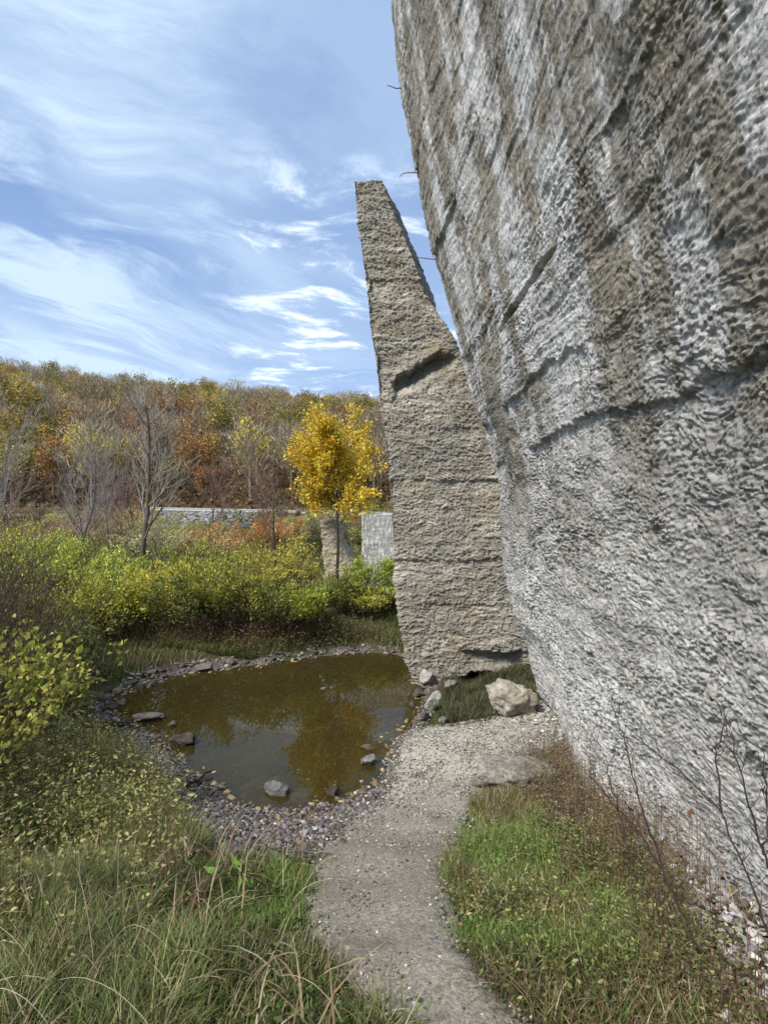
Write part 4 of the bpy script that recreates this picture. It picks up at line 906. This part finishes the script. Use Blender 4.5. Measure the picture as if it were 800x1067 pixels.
TW = [(-5.2, 6.9, 2.2, 'tall dark bare twig shrub nearest the picture edge'), (-4.55, 6.6, 1.6, 'brown bare twig shrub in front of the lime bush'), (-5.9, 7.6, 2.4, 'highest bare twig shrub at the left'), (-4.2, 5.9, 1.05, 'short bare twig shrub over the dark hollow of the left bank'), (-6.4, 6.7, 2.2, 'outermost bare twig shrub at the left'),
      (-3.75, 5.0, 1.0, 'bare twig shrub just behind the near lime leaved shrubs'), (-4.5, 5.4, 1.6, 'bare twig shrub with a few leaves between its neighbours at the left edge')]
for i, (x, y, hh, lb) in enumerate(TW):
    shrub('twig_shrub', x, y, lb, 120 + i, hh, .9, 46, 260, .04, YGd, [3, 3, 2, 2], (.085, .06, .05), 'bare twig shrubs on the left bank', .4, twigs=9, out=.6, rad=.006)
LF = [(.40, .46, .10), (.29, .37, .09), (.52, .52, .14), (.20, .26, .08)]
shrub('broadleaf_shrub', -3.15, 3.95, 'near shrub with round lime leaves at the left edge, upper one', 140, 1.15, .6, 30, 2200, .05, LF, [3, 3, 2, 2], (.09, .06, .045), 'lime leaved shrubs at the left edge', .75, twigs=6, out=.7, top=.1)
shrub('broadleaf_shrub', -2.72, 3.35, 'near shrub with round lime leaves at the left edge, lower one', 141, .72, .5, 26, 1500, .045, LF, [3, 3, 2, 2], (.09, .06, .045), 'lime leaved shrubs at the left edge', .75, twigs=6, out=.8, top=.05)
# far meadow bushes
MD = [(-4.6, 22, 1.6, 'orange leaved bush below the stone slope', [(.45, .20, .06), (.36, .2, .08), (.30, .22, .08)]), (-6.6, 21, 1.5, 'peach coloured bush near the sapling', [(.42, .24, .12), (.35, .25, .12), (.3, .25, .1)]), (-3.0, 23, 1.7, 'olive bush left of the tan slab', [(.14, .15, .05), (.2, .2, .07), (.09, .1, .04)]),
      (-2.2, 20, 1.4, 'dark evergreen bush touching the tan slab', [(.05, .065, .02), (.07, .09, .03), (.04, .05, .02)]), (-9.6, 24, 1.8, 'golden yellow bush in the middle of the meadow', [(.45, .36, .07), (.38, .34, .08), (.3, .3, .08)]), (-12.5, 27, 2.0, 'pale yellow bush at the left of the meadow', [(.4, .34, .1), (.3, .28, .1), (.24, .24, .08)]),
      (-.6, 21, 1.5, 'yellow bush behind the distant grey wall', [(.36, .32, .06), (.3, .3, .07), (.2, .22, .06)]), (-6.0, 30, 1.4, 'rusty bush at the foot of the road slope', [(.36, .18, .07), (.26, .17, .08), (.2, .18, .08)]), (-15.5, 30, 2.2, 'pinkish bush at the far left of the meadow', [(.34, .2, .14), (.28, .2, .12), (.24, .2, .1)]),
      (-3.2, 32, 1.6, 'tall olive bush under the guard rail', [(.2, .2, .07), (.15, .17, .06), (.28, .24, .08)]), (-9.4, 31, 1.2, 'green bush left of the stone slope', [(.18, .2, .06), (.13, .16, .05), (.24, .22, .07)]), (-1.9, 27, 1.9, 'brownish bush behind the golden tree', [(.2, .15, .08), (.16, .14, .06), (.26, .2, .08)])]
rb = random.Random(9)
for i in range(26):
    y = rb.uniform(17, 44); x = -y * rb.uniform(-.02, .80) - .6
    MD.append((x, y, rb.uniform(1.0, 1.9) - y * .012, rb.choice(['straw coloured thicket bush among others in the meadow', 'ordinary yellow green thicket bush among others in the meadow', 'brownish thicket bush among others in the meadow']), None))
PALS = {'s': [(.48, .42, .20), (.40, .34, .17), (.36, .34, .14)], 'o': [(.36, .38, .09), (.28, .31, .08), (.44, .42, .12)], 'b': [(.34, .24, .14), (.28, .2, .12), (.36, .3, .16)]}
for i, (x, y, hh, lb, cl_) in enumerate(MD):
    cl_ = cl_ or PALS[lb[0]]
    shrub('meadow_bush', x, y, lb, 160 + i, hh, 1.6, 26, 2100, .085, [tuple(1.25 * q for q in c_) for c_ in cl_], [3, 2, 2], (.22, .18, .15), 'bushes in the meadow', .5, twigs=5, out=.8, rad=.012)

# twigs in front of the wall base
def twig_plant(name, base, stems, label, seed):
    rng_ = np.random.RandomState(seed); b = P(*base); gz = h1(b[0], b[1])
    e = empty('twiggy_plant', (b[0], b[1], gz - .02), label, 'plant', 'bare stems in front of the wall'); m0 = MB(); ml = MB(); o_ = np.array([b[0], b[1], gz - .02]); lp = []
    for st_ in stems:
        pts = np.array([P(*q) for q in st_]) - o_
        q = np.linspace(0, len(pts) - 1, 5 * len(pts)); pp = np.stack([np.interp(q, range(len(pts)), pts[:, i]) for i in range(3)], 1)
        pp += .004 * rng_.normal(size=pp.shape); tube(m0, pp, np.linspace(.0042, .0012, len(pp)), 5, (.05, .035, .032))
        for j in range(4, len(pp) - 1, 2):
            for _ in range(2):
                d = (pp[j] - pp[j - 1]) / (np.linalg.norm(pp[j] - pp[j - 1]) + 1e-9); s = rand_dirs(rng_, 1)[0]; d = d + s * .8; d[2] = abs(d[2]) * .8 + .1; d /= np.linalg.norm(d)
                L_ = rng_.uniform(.05, .2); tw = np.array([pp[j], pp[j] + d * L_ * .5 + .006 * rng_.normal(size=3), pp[j] + d * L_]); tube(m0, tw, [.0014, .0011, .0006], 3, (.07, .05, .042)); lp.append(tw[2])
    m0.build('stems', M_BARK, e)
    lp = np.array(lp); kk = rng_.uniform(0, 1, len(lp)) < .25
    leaves(ml, lp[kk], .03, pal(rng_, kk.sum(), [(.14, .18, .05), (.16, .08, .05)], [1, 1]), rng_, .6); ml.build('foliage', M_LEAF, e)
twig_plant('bare_stem', (728, 990, 1.75), [[(728, 990, 1.75), (690, 905, 1.85), (665, 830, 1.95), (650, 770, 2.05), (640, 742, 2.1)], [(690, 905, 1.85), (650, 850, 1.95), (610, 800, 2.0)]], 'leftmost bare dark stem in front of the wall foot', 1)
twig_plant('bare_stem', (801, 985, 1.75), [[(801, 985, 1.75), (785, 925, 1.8), (750, 845, 1.9), (705, 800, 2.0), (655, 765, 2.1)], [(750, 845, 1.9), (745, 790, 1.95), (755, 745, 2.0)]], 'long bare dark stem arching left across the pale wall', 2)
twig_plant('bare_stem', (820, 950, 1.7), [[(820, 950, 1.7), (795, 890, 1.72), (775, 820, 1.75), (762, 770, 1.8), (745, 735, 1.9)], [(795, 890, 1.72), (800, 830, 1.8), (792, 780, 1.8)]], 'upright bare stem nearest the picture edge by the wall', 3)
twig_plant('bare_stem', (660, 905, 2.4), [[(660, 905, 2.4), (645, 850, 2.5), (630, 790, 2.6), (615, 760, 2.7)]], 'thin bare stem rising from the brown weeds', 4)

grass('path_edge_grass', 5200, (-1.0, 1.6, .9, 4.6), lambda x, y: (np.abs(sdist(PATH, x, y)) < .16) & (pn(x * 5, y * 5, 55.) + .3 * rng.normal(size=len(x)) > .25) & (sdist(SHORE, x, y) > -.1), (.015, .06), (.0015, .003), GREEN + DRY, [3, 3, 2, 2, 1, 2, .5, 1], 'sparse short grass creeping onto the path edges', .9, 1.4, 61)
# arching straw stalks in the near left grass, and dry dock stems
rng = np.random.RandomState(77); mb = MB()
for i in range(60):
    x = rng.uniform(-1.7, -.05); y = rng.uniform(1.25, 2.6)
    if not (leftside(np.array([x]), np.array([y]))[0]): continue
    th = rng.uniform(0, 6.28); L_ = rng.uniform(.22, .5); p = np.array([x, y, h1(x, y)]); a = .15; pts = [p]
    for s in range(10):
        a += rng.uniform(.1, .26); pts.append(pts[-1] + np.array([math.cos(th) * math.sin(a), math.sin(th) * math.sin(a), math.cos(a)]) * L_ / 10)
    tube(mb, pts, np.linspace(.0022, .0008, 11), 4, np.array((.42, .36, .24)) * rng.uniform(.6, 1.15))
tag(mb.build('straw_stalks', M_BARK), 'arching dry straw stalks over the near left grass', 'grass', kind='stuff')
# ------------------------------------------------------------------ road, guard rail, stone slope
M_ROAD, t = material('road_asphalt'); principled(t, t.mix(t.noise(None, 40), (.05, .05, .05), (.07, .07, .07)), .9)
xr = np.arange(-160, 80, 2.0); mb = MB()
ys_ = np.array([51.0, 52.5, 54.0, 55.5]); RX, RY = np.meshgrid(xr, ys_, indexing='ij'); mb.add(np.stack([RX.ravel(), RY.ravel(), H(RX.ravel(), RY.ravel()) + .05], 1), grid_faces(len(xr), 4))
tag(mb.build('road', M_ROAD), kind='structure')
M_RAIL, t = material('galvanised_steel'); principled(t, (.5, .5, .5), .5)
e = empty('guard_rail', (-10, 50.2, 2.5), 'long pale steel guard rail along the road below the wooded hill', 'guard rail')
mb = MB()
for x in np.arange(-10.6, 8.01, .5):
    pass
prof_ = np.array([(0, -.15), (.04, -.11), (-.01, -.05), (-.01, .05), (.04, .11), (0, .15)])
xs_ = np.arange(-22, 12, 2.0); V = []
for x in xs_:
    zt = 2.78 - .022 * (x + 17) * 1.0
    for (a, b) in prof_: V.append([x + 10, -a, zt - 2.5 + .12 + b])
mb.add(np.array(V), grid_faces(len(xs_), len(prof_))); mb.build('rail_beam', M_RAIL, e)
for x in xs_[:-1]:
    mb = MB(); zt = 2.78 - .022 * (x + 17) - 2.5; tube(mb, [(x + 10.5, .1, -.35), (x + 10.5, .1, zt + .2)], [.07, .07], 6); mb.build('post', M_RAIL, e)
rng = np.random.RandomState(3)
X = rng.uniform(-20.5, -11.5, 1500); Y = rng.uniform(45.6, 49.4, 1500)
scatter_rocks('riprap', X, Y, rng.uniform(.12, .34, 1500), pal(rng, 1500, [(.20, .20, .20), (.29, .29, .29), (.13, .13, .13)], [3, 2, 2]), 'grey broken stone slope below the guard rail', 'rocks', 12, .8)

# ------------------------------------------------------------------ wooded hillside
def hill_proto(seed, kind, cols, wts, crownw=1.0):
    rng_ = np.random.RandomState(seed); m0 = MB(); m1 = MB(); hgt = rng_.uniform(7.5, 9.5)
    tc_ = (.27, .235, .19) if kind == 'bare' else (.18, .15, .11)
    tube(m0, np.stack([np.linspace(0, rng_.uniform(-.4, .4), 6), np.linspace(0, .2, 6), np.linspace(-.5, hgt * .8, 6)], 1), np.linspace(.16, .05, 6), 5, tc_)
    nb = 34 if kind == 'bare' else 14
    for i in range(nb):
        z = hgt * rng_.uniform(.25, .8); az = rng_.uniform(0, 6.28); L_ = hgt * rng_.uniform(.18, .36); p = np.array([0, 0, z]); d = np.array([math.cos(az) * .75, math.sin(az) * .75, .8])
        tube(m0 if kind != 'bare' else m1, [p, p + d * L_ * .5, p + d * L_ + np.array([0, 0, .3])], [.05, .035, .015], 3, tc_)
    if kind == 'bare':
        n = 480; az = rng_.uniform(0, 6.28, n); rr_ = hgt * .32 * rng_.uniform(0, 1, n) ** .6 * crownw; z = hgt * rng_.uniform(.35, .92, n); rr_ *= np.sqrt(np.clip(1 - ((z / hgt - .62) / .42) ** 2, .05, 1))
        pos = np.stack([np.cos(az) * rr_, np.sin(az) * rr_, z], 1); d = np.stack([np.cos(az) * .5, np.sin(az) * .5, np.ones(n)], 1)
        leaves(m1, pos, 1.1, pal(rng_, n, cols, wts), rng_, .07, d, 0, .1)
        n = 160; idx = rng_.randint(0, len(pos), n); leaves(m1, pos[idx] + rng_.normal(size=(n, 3)) * .4, .26, pal(rng_, n, [(.20, .12, .06), (.26, .18, .08)], [1, 1]), rng_, .7)
    else:
        nc = 26; ct = rand_dirs(rng_, nc) * rng_.uniform(.4, 1, (nc, 1)) * np.array([hgt * .27 * crownw, hgt * .27 * crownw, hgt * .30]) + np.array([0, 0, hgt * .62])
        n = 1100; idx = rng_.randint(0, nc, n); pos = ct[idx] + rng_.normal(size=(n, 3)) * .42
        tone = rng_.uniform(.75, 1.25, nc)[idx][:, None]
        leaves(m1, pos, .30, np.clip(pal(rng_, n, cols, wts) * tone, .01, .8), rng_, .8)
    return m0, m1
KINDS = [('bare', [(0.392, 0.330, 0.228), (0.499, 0.428, 0.300), (0.304, 0.250, 0.171)], [1, 1, 1], 'bare grey brown tree in the hillside wood'),
         ('bare', [(0.428, 0.321, 0.250), (0.356, 0.267, 0.171), (0.535, 0.392, 0.285)], [1, 1, 1], 'bare tree with brownish twigs in the hillside wood'),
         ('leaf', [(.40, .25, .12), (.46, .29, .13), (.30, .19, .10)], [2, 2, 1], 'rust brown leaved tree in the hillside wood'),
         ('leaf', [(0.304, 0.267, 0.090), (0.392, 0.321, 0.107), (0.214, 0.197, 0.057)], [1, 1, 1], 'olive leaved tree in the hillside wood'),
         ('leaf', [(0.713, 0.482, 0.090), (0.606, 0.463, 0.107), (0.499, 0.428, 0.107)], [1, 1, 1], 'golden yellow tree in the hillside wood'),
         ('leaf', [(.50, .29, .11), (.44, .25, .11), (.42, .30, .12)], [1, 1, 1], 'orange leaved tree in the hillside wood'),
         ('bare', [(0.267, 0.240, 0.171), (0.356, 0.321, 0.228), (0.214, 0.178, 0.128)], [1, 1, 1], 'dark bare tree in the hillside wood')]
PR = [hill_proto(300 + i, k_[0], k_[1], k_[2]) for i, k_ in enumerate(KINDS)]
rh = np.random.RandomState(17); spots = []
yy = 59.0
while yy < 178:
    xx = -yy * .95 - 8
    while xx < 22:
        spots.append((xx + rh.uniform(-1.6, 1.6), yy + rh.uniform(-2, 2))); xx += rh.uniform(3.4, 5.6)
    yy += rh.uniform(4.6, 6.2)
kinds_ = []
for (x, y) in spots:
    q = float(pn(x * .035, y * .035, 5.5)) + .25 * rh.normal(); u = rh.uniform()
    pxv = CX + x / y * F
    if pxv < 60 and y < 115: wts_ = [1, 2, 2, 3, 2.5, 1, 1]
    elif q > .25: wts_ = [1.6, 1.6, 2.2, 2.2, 1.9, 1.0, .4]
    elif q < -.3: wts_ = [1.8, 2, 1.0, 3.2, 1.1, .3, 1.2]
    else: wts_ = [3, 2.6, 1.8, 2.0, 1.2, .6, .6]
    wts_ = np.array(wts_); kinds_.append(rh.choice(7, p=wts_ / wts_.sum()))
for i, (x, y) in enumerate(spots):
    q = CX + x / y * F
    if y > 150:
        if 300 < q < 345 or 185 < q < 225: kinds_[i] = 4 if i % 3 else 3
        elif 345 < q < 405 and kinds_[i] < 2 and i % 2: kinds_[i] = 5 if i % 4 == 1 else 2
        elif 60 < q < 110 and i % 3 == 0: kinds_[i] = 4
order = sorted(range(len(spots)), key=lambda i: spots[i][1])
vis = [i for i in order if -30 < CX + spots[i][0] / spots[i][1] * F < 415]
crest = [i for i in vis if spots[i][1] > 160][:70]
front = [i for i in vis if i not in crest][:170]
indiv = set(front + crest); protos = {}
for i in sorted(indiv):
    k_ = kinds_[i]; x, y = spots[i]; z = h1(x, y); s = rh.uniform(.62, 1.12)
    if k_ not in protos:
        e = empty('hillside_tree', (0, 0, 0), KINDS[k_][3], 'tree', 'trees of the hillside wood')
        PR[k_][0].build('trunk', M_BARK, e); PR[k_][1].build('crown', M_LEAF_FAR, e); protos[k_] = e; o = e
    else: o = copy_tree(protos[k_])
    o.location = (x, y, z); o.rotation_euler = (0, 0, rh.uniform(0, 6.28)); o.scale = (s, s, s * rh.uniform(.9, 1.15))
for (x, y, sc_, k_, lb) in [(-59, 84, 1.45, 3, 'biggest yellow green tree at the left end of the hillside'), (-54, 76, 1.1, 4, 'golden tree in front of the biggest yellow green hillside tree'), (-62, 90, 1.5, 4, 'tall gold crowned tree behind the biggest yellow green hillside tree')]:
    o = copy_tree(protos[k_]); o.location = (x, y, h1(x, y)); o.scale = (sc_ * 1.2, sc_ * 1.2, sc_); o['label'] = lb
m = MB()
for i in range(len(spots)):
    if i in indiv: continue
    x, y = spots[i]; z = h1(x, y); s = rh.uniform(.62, 1.15); a = rh.uniform(0, 6.28); ca, sa = math.cos(a) * s, math.sin(a) * s; tv = rh.uniform(.85, 1.18)
    for src in PR[kinds_[i]]:
        for v, cc in zip(src.v, src.c):
            pass
        V = np.concatenate(src.v); C_ = np.concatenate(src.c) * tv
        V = np.stack([V[:, 0] * ca - V[:, 1] * sa + x, V[:, 0] * sa + V[:, 1] * ca + y, V[:, 2] * s + z], 1)
        m.v.append(V); m.c.append(C_)
        for f in src.f4: m.f4.append(f + m.n)
        m.n += len(V)
m_ = None
rb2 = random.Random(4)
for i in range(26):
    x = -48 + i * 2.1 + rb2.uniform(-.7, .7); y = 46.5 + rb2.uniform(-1.2, 1.2)
    if -20.5 < x < -14.5: continue
    k_ = rb2.choice(['straw coloured scrub bush in the row on the road slope', 'olive scrub bush in the row on the road slope', 'brownish scrub bush in the row on the road slope'])
    shrub('roadside_bush', x, y, k_, 400 + i, rb2.uniform(1.2, 2.1), 2.6, 16, 700, .17, PALS[k_[0]], [3, 2, 2], (.22, .18, .14), 'scrub bushes on the road slope', .6, twigs=4, out=1.0, rad=.02)
tag(m.build('hillside_wood', M_LEAF_FAR), 'mixed bare and rusty autumn wood covering the far hill', 'wood', kind='stuff')
X = rh.uniform(-150, 30, 60000); Y = 55.8 + 120 * rh.uniform(0, 1, 60000) ** 1.5; mb = MB()
leaves(mb, np.stack([X, Y, H(X, Y) + rh.uniform(0, 1.6, len(X))], 1), .5, pal(rh, len(X), [(.16, .10, .05), (.20, .14, .07), (.12, .11, .05), (.10, .08, .06)], [2, 2, 1, 2]), rh, .7)
tag(mb.build('hillside_undergrowth', M_LEAF_FAR), 'brown undergrowth and leaf litter beneath the hillside wood', 'undergrowth', kind='stuff')
print('trees', len(spots), 'individual', len(indiv), 'objects', len(bpy.data.objects))
